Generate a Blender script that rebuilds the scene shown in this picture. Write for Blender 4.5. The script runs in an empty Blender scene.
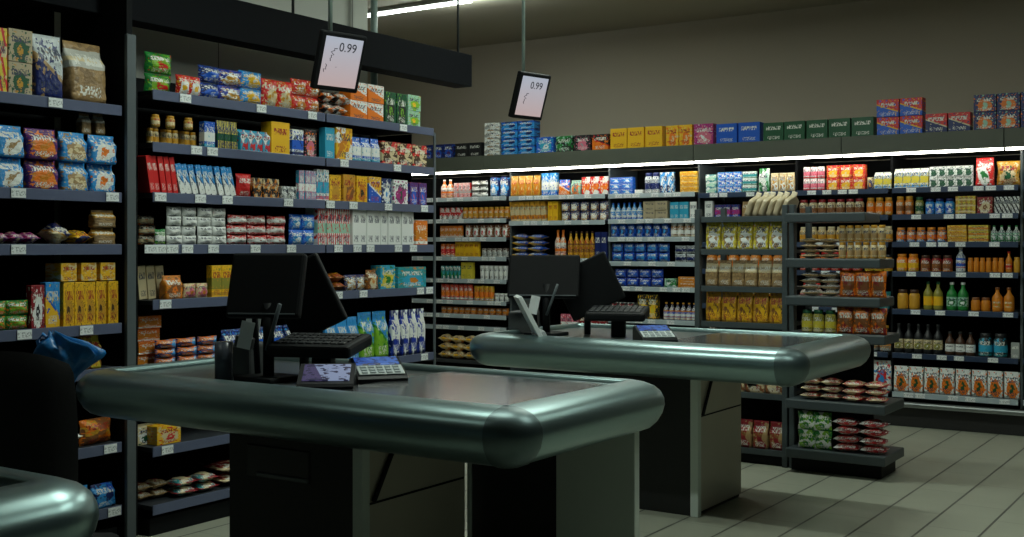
import bpy, bmesh, math, random
from mathutils import Vector, Matrix
C = bpy.context.scene.collection
R = random.Random(7)
PI = math.pi
# ------------------------------------------------------------------ camera, world, lights
F, CX, HY, HC = 1160.0, 512.0, 246.0, 1.45
SA, CA = 0.5520, 0.8338          # camera yaw (sin, cos): looks 33.5 degrees left of +Y
cam = bpy.data.cameras.new('camera'); camo = bpy.data.objects.new('camera', cam); C.objects.link(camo)
camo.location = (0, 0, HC); camo.rotation_euler = (PI/2, 0, math.atan2(SA, CA))
cam.sensor_width = 36; cam.lens = F/1024*36; cam.shift_y = -(268.5-HY)/1024; cam.clip_end = 60
bpy.context.scene.camera = camo
sc = bpy.context.scene
sc.view_settings.view_transform = 'Standard'; sc.view_settings.look = 'None'
sc.view_settings.gamma = 1; sc.view_settings.use_curve_mapping = False
sc.view_settings.exposure = 0.0
w = bpy.data.worlds.new('world'); sc.world = w; w.use_nodes = True
w.node_tree.nodes['Background'].inputs[0].default_value = (0.55, 0.8, 0.85, 1)
w.node_tree.nodes['Background'].inputs[1].default_value = 0.012
TUBE = (0.87, 1.0, 0.90)
CEIL = 3.6
LAMPS = [  # x, y, length, watts : area lights for unseen ceiling tubes, some added to wash walls and fronts
    (-3.0, 3.9, 1.5, 30), (-0.9, 4.4, 1.5, 23),
    (-3.3, 6.7, 1.5, 37), (-0.9, 7.0, 1.5, 9),
    (-4.0, 1.6, 1.5, 2.5), (-5.6, 8.2, 1.5, 16),
]
def lamp_light(x, y, L, wt):
    l = bpy.data.lights.new('tube_fill_light', 'AREA'); l.shape = 'RECTANGLE'; l.size = L; l.size_y = 0.06
    l.energy = wt; l.color = TUBE
    return l

# ------------------------------------------------------------------ pixel -> place helpers
def xy(px, Y):
    u = (px-CX)/F; return Y*(-SA+CA*u)/(CA+SA*u)
def yx(px, X):
    u = (px-CX)/F; return X*(CA+SA*u)/(-SA+CA*u)
def depth(x, y): return -SA*x+CA*y

# ------------------------------------------------------------------ materials
class NT:
    def __init__(s, name):
        s.m = bpy.data.materials.new(name); s.m.use_nodes = True; s.t = s.m.node_tree
        s.b = s.t.nodes['Principled BSDF']
    def n(s, typ, **k):
        nd = s.t.nodes.new(typ)
        for a, v in k.items(): setattr(nd, a, v)
        return nd
    def put(s, sock, v):
        if isinstance(v, bpy.types.NodeSocket): s.t.links.new(v, sock)
        else: sock.default_value = v
    def math(s, op, a, b=0.0, c=None):
        nd = s.n('ShaderNodeMath', operation=op); s.put(nd.inputs[0], a); s.put(nd.inputs[1], b)
        if c is not None: s.put(nd.inputs[2], c)
        return nd.outputs[0]
    def win(s, v, a, b):
        return s.math('MULTIPLY', s.math('GREATER_THAN', v, a), s.math('LESS_THAN', v, b))
    def mix(s, f, a, b):
        nd = s.n('ShaderNodeMix', data_type='RGBA'); s.put(nd.inputs[0], f); s.put(nd.inputs[6], a); s.put(nd.inputs[7], b)
        return nd.outputs[2]
    def coords(s, kind='Generated'):
        tc = s.n('ShaderNodeTexCoord'); sp = s.n('ShaderNodeSeparateXYZ'); s.t.links.new(tc.outputs[kind], sp.inputs[0])
        return tc.outputs[kind], sp.outputs[0], sp.outputs[1], sp.outputs[2]
    def scaled(s, vec, sx, sy, sz, off=0.0):
        mp = s.n('ShaderNodeMapping'); s.t.links.new(vec, mp.inputs[0]); mp.inputs[3].default_value = (sx, sy, sz)
        mp.inputs[1].default_value = (off, off*1.7, off*.6); return mp.outputs[0]
    def noise(s, vec, scale=1.0, detail=2.0):
        nd = s.n('ShaderNodeTexNoise'); s.t.links.new(vec, nd.inputs['Vector']); nd.inputs['Scale'].default_value = scale
        nd.inputs['Detail'].default_value = detail; return nd.outputs[0]
    def bump(s, h, st=0.3, dist=0.01):
        b = s.n('ShaderNodeBump'); b.inputs['Strength'].default_value = st; b.inputs['Distance'].default_value = dist
        s.put(b.inputs['Height'], h); s.t.links.new(b.outputs[0], s.b.inputs['Normal'])
def c4(c): return (c[0], c[1], c[2], 1.0)
MC = {}
def plain(name, col, rough=0.5, metal=0.0, emit=None, es=0.0, var=0.0, nscale=6.0, bump=0.0, spec=0.5):
    if name in MC: return MC[name]
    t = NT(name); b = t.b
    b.inputs['Roughness'].default_value = rough; b.inputs['Metallic'].default_value = metal
    b.inputs['Specular IOR Level'].default_value = spec
    b.inputs['Base Color'].default_value = c4(col)
    if var or bump:
        v, x, y, z = t.coords('Object'); nz = t.noise(v, nscale, 4)
        if var:
            t.put(b.inputs['Base Color'], t.mix(nz, c4([q*(1-var) for q in col]), c4([min(1, q*(1+var)) for q in col])))
        if bump: t.bump(nz, bump, .004)
    if emit: b.inputs['Emission Color'].default_value = c4(emit); b.inputs['Emission Strength'].default_value = es
    MC[name] = t.m; return t.m

K = dict(red=(.68,.02,.02), dred=(.28,.012,.02), orange=(.85,.20,.01), amber=(.66,.22,.012), yellow=(.88,.50,.015), gold=(.62,.31,.025),
    lemon=(.75,.62,.05), cream=(.72,.60,.36), tan=(.42,.27,.12), beige=(.48,.40,.26), brown=(.24,.085,.025), dbrown=(.07,.03,.015), white=(.86,.88,.86),
    grey=(.35,.37,.36), black=(.015,.016,.018), navy=(.008,.02,.13), blue=(.01,.11,.62), royal=(.01,.04,.38), sky=(.03,.30,.72),
    cyan=(.03,.38,.60), teal=(.02,.30,.33), green=(.015,.22,.04), lime=(.22,.50,.03), dgreen=(.008,.09,.035), mint=(.35,.62,.48),
    pink=(.70,.16,.25), magenta=(.42,.02,.20), purple=(.10,.02,.16), olive=(.28,.26,.04), silver=(.55,.60,.62), clear=(.5,.5,.45))
def pack(spec, foil=False):
    """printed packaging: spec = 'base accent third motif' ; colours in place of the product's own artwork"""
    key = (spec, foil)
    if key in MC: return MC[key]
    p = spec.split(); base = c4(K[p[0]]); a = c4(K[p[1] if len(p) > 1 else 'white']); b3 = c4(K[p[2] if len(p) > 2 else p[0]])
    motif = p[3] if len(p) > 3 else 'text'
    sd = (sum(ord(ch)*(i+3) for i, ch in enumerate(spec)) % 97)*.37
    t = NT('packaging_'+'_'.join(p)); v, x, y, z = t.coords()
    col = base
    nz = t.noise(t.scaled(v, 1, 1, 1, sd), 3.0, 3)
    if motif in ('blob', 'food'):
        dx = t.math('SUBTRACT', x, .52); dz = t.math('SUBTRACT', z, .36)
        r = t.math('SQRT', t.math('ADD', t.math('MULTIPLY', dx, dx), t.math('MULTIPLY', dz, dz)))
        r = t.math('ADD', r, t.math('MULTIPLY', t.math('SUBTRACT', nz, .5), .55))
        mask = t.math('LESS_THAN', r, .33)
        if motif == 'food':
            vo = t.n('ShaderNodeTexVoronoi'); t.t.links.new(t.scaled(v, 5, 2, 6, sd), vo.inputs['Vector']); vo.inputs['Scale'].default_value = 1.0
            sp = t.n('ShaderNodeSeparateColor'); t.t.links.new(vo.outputs['Color'], sp.inputs[0])
            col = t.mix(mask, col, t.mix(t.math('GREATER_THAN', sp.outputs[0], .5), a, b3))
        else: col = t.mix(mask, col, a); col = t.mix(t.math('LESS_THAN', r, .14), col, b3)
    elif motif == 'band': col = t.mix(t.win(z, .25, .6), col, a); col = t.mix(t.win(z, .05, .16), col, b3)
    elif motif == 'top': col = t.mix(t.math('GREATER_THAN', z, .72), col, a); col = t.mix(t.win(z, .1, .3), col, b3)
    elif motif == 'half':
        zz = t.math('ADD', z, t.math('MULTIPLY', t.math('SUBTRACT', x, .5), .45)); col = t.mix(t.math('LESS_THAN', zz, .45), col, a); col = t.mix(t.win(zz, .45, .52), col, b3)
    elif motif == 'diag':
        zz = t.math('SINE', t.math('MULTIPLY', t.math('ADD', z, x), 13.0)); col = t.mix(t.math('GREATER_THAN', zz, .25), col, a)
        col = t.mix(t.win(z, .55, .72), col, b3)
    elif motif == 'stripe':
        zz = t.math('SINE', t.math('MULTIPLY', x, 26.0)); col = t.mix(t.math('GREATER_THAN', zz, .2), col, a); col = t.mix(t.win(z, .3, .55), col, b3)
    elif motif == 'multi':
        vo = t.n('ShaderNodeTexVoronoi'); t.t.links.new(t.scaled(v, 3, 1, 3.4, sd), vo.inputs['Vector']); vo.inputs['Scale'].default_value = 1.0
        sp = t.n('ShaderNodeSeparateColor'); t.t.links.new(vo.outputs['Color'], sp.inputs[0])
        col = t.mix(t.math('GREATER_THAN', sp.outputs[0], .58), col, a); col = t.mix(t.math('GREATER_THAN', sp.outputs[1], .62), col, b3)
    elif motif == 'seal':   # food behind a clear film with a printed header
        vo = t.n('ShaderNodeTexVoronoi'); t.t.links.new(t.scaled(v, 7, 3, 12, sd), vo.inputs['Vector']); vo.inputs['Scale'].default_value = 1.0
        sp = t.n('ShaderNodeSeparateColor'); t.t.links.new(vo.outputs['Color'], sp.inputs[0])
        col = t.mix(sp.outputs[0], base, t.mix(.55, base, (0.05, .025, .01, 1)))
        col = t.mix(t.win(t.math('ADD', z, t.math('MULTIPLY', nz, .1)), .60, .92), col, a); col = t.mix(t.win(z, .66, .74), col, b3)
    if motif not in ('none', 'text', 'seal'):
        n2 = t.noise(t.scaled(v, 7, 3, 9, sd+5), 1.0, 2)
        col = t.mix(t.math('MULTIPLY', t.math('GREATER_THAN', n2, .60), t.win(z, .04, .96)), col, a)
        col = t.mix(t.math('LESS_THAN', n2, .36), col, b3)
    if motif != 'none':     # lettering too small to read
        tm = t.math('GREATER_THAN', t.noise(t.scaled(v, 19, 3, 10, sd+3), 1.0, 2), .50)
        tm = t.math('MULTIPLY', tm, t.math('MULTIPLY', t.win(z, .60, .80), t.win(x, .14, .86)))
        lum = sum(K[p[0]][:3]); mark = (.78, .78, .72, 1) if lum < 1.1 else (.04, .05, .09, 1)
        if p[0] in ('yellow', 'gold'): mark = (.40, .03, .02, 1)
        col = t.mix(tm, col, mark)
        tm2 = t.math('GREATER_THAN', t.noise(t.scaled(v, 30, 3, 26, sd+9), 1.0, 0), .56)
        tm2 = t.math('MULTIPLY', tm2, t.math('MULTIPLY', t.win(z, .08, .26), t.win(x, .2, .8))); col = t.mix(tm2, col, mark)
    t.put(t.b.inputs['Base Color'], col)
    t.b.inputs['Roughness'].default_value = .30 if foil else .42
    if foil: t.bump(t.noise(t.scaled(v, 5, 3, 7, sd), 1.6, 4), .35, .02)
    MC[key] = t.m; return t.m

M_RACK = plain('dark_powder_coated_steel', (.018,.021,.024), .5, var=.15)
M_BACK = plain('black_back_panel', (.006,.007,.008), .8, spec=.15)
M_RAIL = plain('blue_grey_price_rail', (.10,.12,.20), .35, var=.08)
M_RAILW = plain('pale_price_rail', (.42,.50,.54), .35, var=.08)
M_RAILB = plain('navy_price_rail', (.03,.05,.10), .35, var=.08)
M_POST = plain('grey_painted_upright', (.09,.11,.12), .4, var=.1)
M_SHELF = plain('grey_shelf_sheet', (.03,.035,.042), .5, var=.1)
M_ALU = plain('satin_aluminium_bumper', (.25,.36,.365), .31, .88, var=.05, nscale=2)
M_CAP = plain('dark_corner_cap', (.12,.17,.175), .38, .8)
M_BLK = plain('black_plastic', (.006,.007,.008), .6, var=.2, spec=.18)
M_BLKG = plain('black_gloss_plastic', (.006,.007,.009), .35, spec=.25)
M_CABB = plain('black_laminate', (.008,.009,.009), .55)
M_CABG = plain('grey_green_laminate', (.50,.47,.38), .5, var=.08, nscale=2)
M_PANEL = plain('green_grey_panel', (.60,.68,.62), .5, var=.06, nscale=2)
M_STEEL = plain('brushed_steel', (.35,.38,.38), .3, .9)
M_BELT = plain('polished_dark_belt', (.055,.06,.062), .16, 0, var=.15, nscale=3, spec=.9)
M_RUB = plain('black_rubber', (.01,.01,.01), .8)
M_TAGTXT = None
def tagmat():
    t = NT('printed_price_tag'); v, x, y, z = t.coords()
    tm = t.math('GREATER_THAN', t.noise(t.scaled(v, 14, 14, 5, 2), 1, 1), .5)
    mk = t.math('MULTIPLY', tm, t.win(z, .2, .75)); t.put(t.b.inputs['Base Color'], t.mix(mk, (.82,.86,.86,1), (.40,.43,.45,1)))
    t.b.inputs['Roughness'].default_value = .4; return t.m
M_TAG = tagmat()

# ------------------------------------------------------------------ mesh helpers
def mesh_obj(name, verts, faces, mats, parent=None, smooth=False, midx=None, uv=None):
    me = bpy.data.meshes.new(name); me.from_pydata([tuple(v) for v in verts], [], faces); me.update()
    for m in (mats if isinstance(mats, (list, tuple)) else [mats]): me.materials.append(m)
    if midx: me.polygons.foreach_set('material_index', midx)
    if smooth: me.shade_smooth()
    o = bpy.data.objects.new(name, me); C.objects.link(o)
    if parent: o.parent = parent
    return o
class MB:
    """collects boxes, tubes, prisms into ONE mesh"""
    def __init__(s): s.v = []; s.f = []
    def add(s, vs, fs):
        b = len(s.v); s.v += [Vector(v) for v in vs]; s.f += [[i+b for i in f] for f in fs]; return s
    def box(s, x0, x1, y0, y1, z0, z1, bev=0.0, M=None):
        bm = bmesh.new(); bmesh.ops.create_cube(bm, size=1)
        for v in bm.verts: v.co = Vector((x0+(v.co.x+.5)*(x1-x0), y0+(v.co.y+.5)*(y1-y0), z0+(v.co.z+.5)*(z1-z0)))
        if bev > 0: bmesh.ops.bevel(bm, geom=bm.edges[:], offset=min(bev, abs(x1-x0)*.4, abs(y1-y0)*.4, abs(z1-z0)*.4), segments=2, profile=.5, affect='EDGES')
        bm.verts.index_update(); vs = [(M @ v.co) if M else v.co.copy() for v in bm.verts]; fs = [[v.index for v in f.verts] for f in bm.faces]; bm.free()
        return s.add(vs, fs)
    def tube(s, pts, r, n=10):
        pts = [Vector(p) for p in pts]; rings = []; vs = []; fs = []
        rr = r if isinstance(r, (list, tuple)) else [r]*len(pts)
        up = None
        for i, p in enumerate(pts):
            d = (pts[min(i+1, len(pts)-1)]-pts[max(i-1, 0)]).normalized()
            a = Vector((0, 0, 1)) if abs(d.z) < .9 else Vector((1, 0, 0))
            u = d.cross(a).normalized(); q = d.cross(u)
            for k in range(n):
                t = 2*PI*k/n; vs.append(p+(u*math.cos(t)+q*math.sin(t))*rr[i])
        for i in range(len(pts)-1):
            for k in range(n): fs.append([i*n+k, i*n+(k+1) % n, (i+1)*n+(k+1) % n, (i+1)*n+k])
        fs.append(list(range(n))[::-1]); fs.append([(len(pts)-1)*n+k for k in range(n)])
        return s.add(vs, fs)
    def lathe(s, prof, n=16, M=None):
        vs = []; fs = []
        for r, z in prof:
            for k in range(n): t = 2*PI*k/n; vs.append(Vector((r*math.cos(t), r*math.sin(t), z)))
        for i in range(len(prof)-1):
            for k in range(n): fs.append([i*n+k, i*n+(k+1) % n, (i+1)*n+(k+1) % n, (i+1)*n+k])
        fs.append(list(range(n))[::-1]); fs.append([(len(prof)-1)*n+k for k in range(n)])
        if M: vs = [M @ v for v in vs]
        return s.add(vs, fs)
    def prism(s, poly, M):
        """poly: 2D outline in (a,b); M maps (a,b,0)->(a,b,1) extrusion"""
        n = len(poly); vs = [M @ Vector((a, b, 0)) for a, b in poly]+[M @ Vector((a, b, 1)) for a, b in poly]
        fs = [list(range(n))[::-1], list(range(n, 2*n))]+[[i, (i+1) % n, n+(i+1) % n, n+i] for i in range(n)]
        return s.add(vs, fs)
    def obj(s, name, mat, parent=None, smooth=False): return mesh_obj(name, s.v, s.f, mat, parent, smooth)
def empty(name, loc=(0, 0, 0), rz=0, label=None, cat=None, group=None):
    o = bpy.data.objects.new(name, None); C.objects.link(o); o.location = loc; o.rotation_euler = (0, 0, rz)
    if label: o['label'] = label
    if cat: o['category'] = cat
    if group: o['group'] = group
    return o
def tag(o, label, cat, group=None, kind=None):
    o['label'] = label; o['category'] = cat
    if group: o['group'] = group
    if kind: o['kind'] = kind
    return o
def struct(o): o['kind'] = 'structure'; return o

# ------------------------------------------------------------------ the room
def floor_mat():
    t = NT('plank_tile_floor'); v, x, y, z = t.coords('Object')
    u = t.math('DIVIDE', t.math('ADD', x, 1.53), .277); row = t.math('FLOOR', u); fu = t.math('FRACT', u)
    vv = t.math('ADD', t.math('DIVIDE', y, .62), t.math('MULTIPLY', row, .5)); fv = t.math('FRACT', vv)
    g1 = t.math('SUBTRACT', 1.0, t.win(fu, .022, .978)); g2 = t.math('MULTIPLY', t.math('SUBTRACT', 1.0, t.win(fv, .006, .994)), .35)
    wn = t.n('ShaderNodeTexWhiteNoise', noise_dimensions='2D'); cb = t.n('ShaderNodeCombineXYZ'); t.put(cb.inputs[0], row); t.put(cb.inputs[1], t.math('FLOOR', vv))
    t.t.links.new(cb.outputs[0], wn.inputs['Vector'])
    nz = t.noise(v, 2.2, 5)
    c = t.mix(t.math('MULTIPLY', wn.outputs[0], .35), (.36,.38,.30,1), (.30,.33,.26,1)); c = t.mix(t.math('MULTIPLY', nz, .45), c, (.31,.30,.24,1))
    g = t.math('MAXIMUM', g1, g2); t.put(t.b.inputs['Base Color'], t.mix(g, c, (.08,.085,.07,1)))
    t.put(t.b.inputs['Roughness'], t.math('ADD', .34, t.math('MULTIPLY', nz, .2))); return t.m
struct(MB().box(-9, 2.5, -2.5, 10.2, -.1, 0).obj('floor', floor_mat()))
M_WALL = plain('beige_painted_wall', (.50,.44,.35), .8, var=.05, nscale=1.2)
M_CEIL = plain('beige_ceiling', (.46,.42,.34), .85, var=.06, nscale=1)
struct(MB().box(-9, 2.5, 10.2, 10.35, 0, CEIL).obj('wall_back', M_WALL))
struct(MB().box(-9, 2.5, -2.5, 10.35, CEIL, CEIL+.1).obj('ceiling', M_CEIL))
struct(MB().box(-9.15, -9, -2.5, 10.35, 0, CEIL).obj('wall_left', M_WALL))
def panelmat():
    t = NT('grey_wall_panels'); v, x, y, z = t.coords('Object'); f = t.math('FRACT', t.math('DIVIDE', y, 1.2))
    nz = t.noise(v, 1.5, 3); c = t.mix(nz, (.54,.56,.51,1), (.66,.68,.62,1))
    t.put(t.b.inputs['Base Color'], t.mix(t.win(f, .0, .006), c, (.1,.11,.1,1))); t.b.inputs['Roughness'].default_value = .55; return t.m
struct(MB().box(-5.42, -5.28, 1.4, 6.16, 0, CEIL).obj('wall_partition', panelmat()))
# hanging black bulkhead beam over the near shelving
BY1 = yx(472, -4.87)
b = struct(MB().box(-5.02, -4.87, 1.5, BY1, 2.60, 2.83, .004).obj('trim_1', plain('black_fascia', (.005,.006,.008), .8, spec=.12)))
def rod(px, X, Y, z0, z1, r, mat, label):
    o = MB().tube([(X, Y, z0), (X, Y, z1)], r, 10).obj('hanging_rod', mat, None, True); tag(o, label, 'rod'); return o
M_RODD = plain('dark_rod', (.03,.035,.035), .5); M_RODL = plain('pale_green_rod', (.32,.42,.38), .35, .3)
rod(294, -4.945, yx(293, -4.945), 2.83, CEIL, .009, M_RODD, 'thin dark rod hanging the black beam from the ceiling, near its middle')
rod(458, -4.945, yx(458, -4.945), 2.83, CEIL, .009, M_RODD, "thin dark rod hanging the black beam's far end from the ceiling")
Xp = -5.12; Yp = yx(374, -5.12)
o = MB().tube([(Xp, Yp, 2.1), (Xp, Yp, CEIL)], .024, 14).obj('vertical_pipe', plain('pale_pipe', (.25,.34,.31), .35), None, True)
tag(o, 'pale grey vertical pipe rising behind the black beam beside the partition wall', 'pipe')

# visible ceiling batten, then the added area lights
M_TUBE = plain('lit_fluorescent_tube', (.9,.9,.9), .5, emit=(.9, 1, .95), es=12)
M_WHT = plain('white_enamel', (.55,.57,.55), .5)
def batten(x0, x1, y, label, lit=None):
    t = empty('ceiling_batten', ((x0+x1)/2, y, CEIL), 0, label, 'ceiling light', 'fluorescent battens on the ceiling'); L = x1-x0
    MB().box(-L/2, L/2, -.035, .035, -.035, 0, .006).obj('housing', M_WHT, t)
    MB().tube([(-L/2+.03, 0, -.05), (L/2-.03, 0, -.05)], .014, 12).obj('tube', M_TUBE, t, True)
    return t
batten(-7.3, xy(474, 8.1), 8.1, 'lit white fluorescent batten on the ceiling beyond the black beam')
for x, y, L, wt in LAMPS:
    l = lamp_light(x, y, L, wt); lo = bpy.data.objects.new('tube_fill_light', l); C.objects.link(lo); lo.location = (x, y, CEIL-.09)
    l = lamp_light(x, y, L, wt*.42); lo = bpy.data.objects.new('added_uplight', l); C.objects.link(lo); lo.location = (x, y, CEIL-.12); lo.rotation_euler = (PI, 0, 0)  # added upward light that brightens the ceiling, no fixture of its own

# ------------------------------------------------------------------ products
GC = {}
def pillow_mesh(w, d, h, seed, crimp=.07, nx=9, nz=11, jag=True):
    rr = random.Random(seed); ph = [rr.uniform(0, 6) for _ in range(6)]
    vs = []; fs = []
    def prof(i, j, sgn):
        x = i/nx; z = j/nz
        tz = max(0., min(1., (z-crimp)/(1-2*crimp))) if crimp else z
        ez = max(0., math.sin(PI*tz))**.42; ex = max(0., math.sin(PI*x))**.5
        th = d/2*ez*ex
        th += d*.10*math.sin(9*x+ph[0]+3*z)*math.sin(8*z+ph[1])*ex*ez + d*.06*math.sin(17*x+ph[2])*math.sin(13*z+ph[3]+5*x)*ez*ex
        neck = 1-.10*math.sin(PI*z)**2*(1 if h > w else .5)
        X = (x-.5)*w*neck; Z = z*h
        if j in (0, nz) and jag: Z += (-.004 if j == 0 else .004)*(i % 2)*.5 if False else 0
        return Vector((X+.02*w*math.sin(6*z+ph[4])*(1 if .1 < z < .9 else 0)*(1 if i in (0, nx) else 0), sgn*max(th, .0008)+.02*d*math.sin(5*x+ph[5]), Z))
    for sgn in (-1, 1):
        for j in range(nz+1):
            for i in range(nx+1): vs.append(prof(i, j, sgn))
    n1 = (nx+1)*(nz+1)
    for s in (0, 1):
        for j in range(nz):
            for i in range(nx):
                a = s*n1+j*(nx+1)+i; q = [a, a+1, a+nx+2, a+nx+1]; fs.append(q if s == 0 else q[::-1])
    for j in range(nz):
        for i in (0, nx):
            a = j*(nx+1)+i; q = [a, a+nx+1, n1+a+nx+1, n1+a]; fs.append(q if i == 0 else q[::-1])
    for i in range(nx):
        for j in (0, nz):
            a = j*(nx+1)+i; q = [a, a+1, n1+a+1, n1+a]; fs.append(q[::-1] if j == 0 else q)
    return vs, fs
def sack_mesh(w, d, h, seed, top=.12, full=.62, n=20, m=11, soft=.04):
    rr = random.Random(seed); ph = [rr.uniform(0, 6) for _ in range(4)]; vs = []; fs = []
    for j in range(m+1):
        z = j/m; t = max(0, (z-full)/(1-full-top+1e-6)); t = min(1, t); t = t*t*(3-2*t)
        dd = d*(1-t)+.006*t; ww = w*(1-.03*math.sin(PI*z)); 
        e = .30+.25*t
        for k in range(n):
            a = 2*PI*(k+.5)/n; ca, sa = math.cos(a), math.sin(a)
            bul = 1+soft*math.sin(3*a+ph[0]+4*z)*math.sin(7*z+ph[1])+soft*.6*math.sin(5*a+ph[2])*math.sin(11*z+ph[3])
            if z == 0: bul *= .95
            vs.append(Vector((math.copysign(abs(ca)**e, ca)*ww/2*(1 if t > .5 else bul), math.copysign(abs(sa)**e, sa)*dd/2*bul, z*h)))
    for j in range(m):
        for k in range(n): fs.append([j*n+k, j*n+(k+1) % n, (j+1)*n+(k+1) % n, (j+1)*n+k])
    fs.append(list(range(n))[::-1]); fs.append([m*n+k for k in range(n)])
    return vs, fs
def prod_mesh(kind, w, d, h, seed):
    """returns list of (partname, verts, faces, smooth); the first is the body"""
    r = min(w, d)/2
    if kind == 'box': m = MB().box(-w/2, w/2, -d/2, d/2, 0, h, .002); return [('body', m.v, m.f, False)]
    if kind == 'pillow': v, f = pillow_mesh(w, d, h, seed); return [('body', v, f, True)]
    if kind == 'flat':      # bag lying down, long side along the shelf, slight bow
        v, f = pillow_mesh(w, h*1.0, d, seed); v = [Vector((p.x, p.z-d/2, p.y+h/2)) for p in v]
        zmin = min(p.z for p in v); v = [Vector((p.x, p.y, p.z-zmin)) for p in v]; f = [q[::-1] for q in f]; return [('body', v, f, True)]
    if kind == 'tissue':    # cushion-like pack lying with its long side to the front
        v, f = pillow_mesh(h*1.0, d, w, seed, .05); v = [Vector((p.z-w/2, p.y, p.x+h/2)) for p in v]
        zmin = min(p.z for p in v); v = [Vector((p.x, p.y, p.z-zmin)) for p in v]; f = [q[::-1] for q in f]; return [('body', v, f, True)]
    if kind == 'sack': v, f = sack_mesh(w, d, h, seed); return [('body', v, f, True)]
    if kind == 'brick': v, f = sack_mesh(w, d, h, seed, .03, .86, 20, 8, .02); return [('body', v, f, True)]
    if kind == 'can':
        m = MB().lathe([(r*.94, 0), (r, .012*h/.1), (r, h*.93), (r*.95, h*.95), (r*.95, h), (r*.88, h), (r*.87, h*.97)], 16); return [('body', m.v, m.f, True)]
    if kind == 'cup':
        m = MB().lathe([(r*.75, 0), (r*.98, h*.9), (r, h*.9), (r, h)], 14); return [('body', m.v, m.f, False)]
    if kind == 'jar':
        m = MB().lathe([(r*.85, 0), (r*.98, h*.06), (r, h*.15), (r, h*.68), (r*.9, h*.78), (r*.74, h*.82), (r*.74, h*.84)], 14)
        l = MB().lathe([(r*.80, h*.83), (r*.82, h*.84), (r*.82, h*.99), (r*.78, h)], 14); return [('body', m.v, m.f, True), ('lid', l.v, l.f, True)]
    if kind == 'bottle':
        m = MB().lathe([(r*.85, 0), (r*.98, h*.04), (r, h*.08), (r, h*.55), (r*.92, h*.62), (r*.5, h*.74), (r*.36, h*.80), (r*.34, h*.9), (r*.34, h*.92)], 14)
        l = MB().lathe([(r*.40, h*.91), (r*.42, h*.915), (r*.42, h*.99), (r*.38, h)], 10)
        q = MB().lathe([(r*1.012, h*.16), (r*1.012, h*.48)], 14); return [('body', m.v, m.f, True), ('cap', l.v, l.f, True), ('label', q.v, q.f[:-2], True)]
    if kind == 'carton':    # gable-topped carton
        m = MB().box(-w/2, w/2, -d/2, d/2, 0, h*.78, .001)
        m.add([(-w/2, -d/2, h*.78), (w/2, -d/2, h*.78), (w/2, d/2, h*.78), (-w/2, d/2, h*.78), (-w/2, 0, h*.94), (w/2, 0, h*.94), (-w/2, 0, h), (w/2, 0, h)],
              [[0, 1, 5, 4], [2, 3, 4, 5], [1, 2, 5], [3, 0, 4], [4, 5, 7, 6]]); return [('body', m.v, m.f, False)]
    raise ValueError(kind)
ORD = ['first','second','third','fourth','fifth','sixth','seventh','eighth','ninth','tenth','eleventh','twelfth','thirteenth','fourteenth']
CNT = ['zero','one','two','three','four','five','six','seven','eight','nine','ten','eleven','twelve','thirteen','fourteen']
USED = {}
DEF = dict(box=.6, pillow=.42, flat=.9, tissue=.5, sack=.5, brick=.55, can=1, cup=1, jar=1, bottle=1, carton=1)
def get_data(kind, w, d, h, seed, mats):
    key = (kind, round(w, 3), round(d, 3), round(h, 3), seed, tuple(m.name for m in mats))
    if key not in GC:
        out = []
        for i, (pn, v, f, sm) in enumerate(prod_mesh(kind, w, d, h, seed)):
            me = bpy.data.meshes.new(pn); me.from_pydata([tuple(q) for q in v], [], f); me.update()
            if sm: me.shade_smooth()
            me.materials.append(mats[min(i, len(mats)-1)]); out.append((pn, me))
        GC[key] = out
    return GC[key]
def place(kind, name, mats, loc, rz, w, d, h, label, group, seed=0, tilt=0, roll=0, cat=None):
    data = get_data(kind, w, d, h, seed, mats)
    o = bpy.data.objects.new(name, data[0][1]); C.objects.link(o)
    m = Matrix.Translation(loc) @ Matrix.Rotation(rz, 4, 'Z')
    if tilt:  # lean sideways about the lower corner it stands on
        sx = w/2*(1 if tilt > 0 else -1); m = m @ Matrix.Translation((sx, 0, 0)) @ Matrix.Rotation(tilt, 4, 'Y') @ Matrix.Translation((-sx, 0, 0))
    if roll: m = m @ Matrix.Translation((0, d/2, 0)) @ Matrix.Rotation(-roll, 4, 'X') @ Matrix.Translation((0, -d/2, 0))
    o.matrix_world = m
    tag(o, label, cat or name.replace('_', ' '), group)
    for pn, me in data[1:]:
        c = bpy.data.objects.new(pn, me); C.objects.link(c); c.parent = o
    return o
class Bay:
    def __init__(s, title, axis, plane): s.title, s.axis, s.plane = title, axis, plane
    def pos(s, px): return yx(px, s.plane) if s.axis == 'L' else xy(px, s.plane)
    def world(s, q, t, z): return (s.plane-t, q, z) if s.axis == 'L' else (q, s.plane+t, z)
    rz = property(lambda s: PI/2 if s.axis == 'L' else 0)
    def mpp(s, px):
        q = s.pos(px); x, y, _ = s.world(q, 0, 0); return depth(x, y)/F
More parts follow.
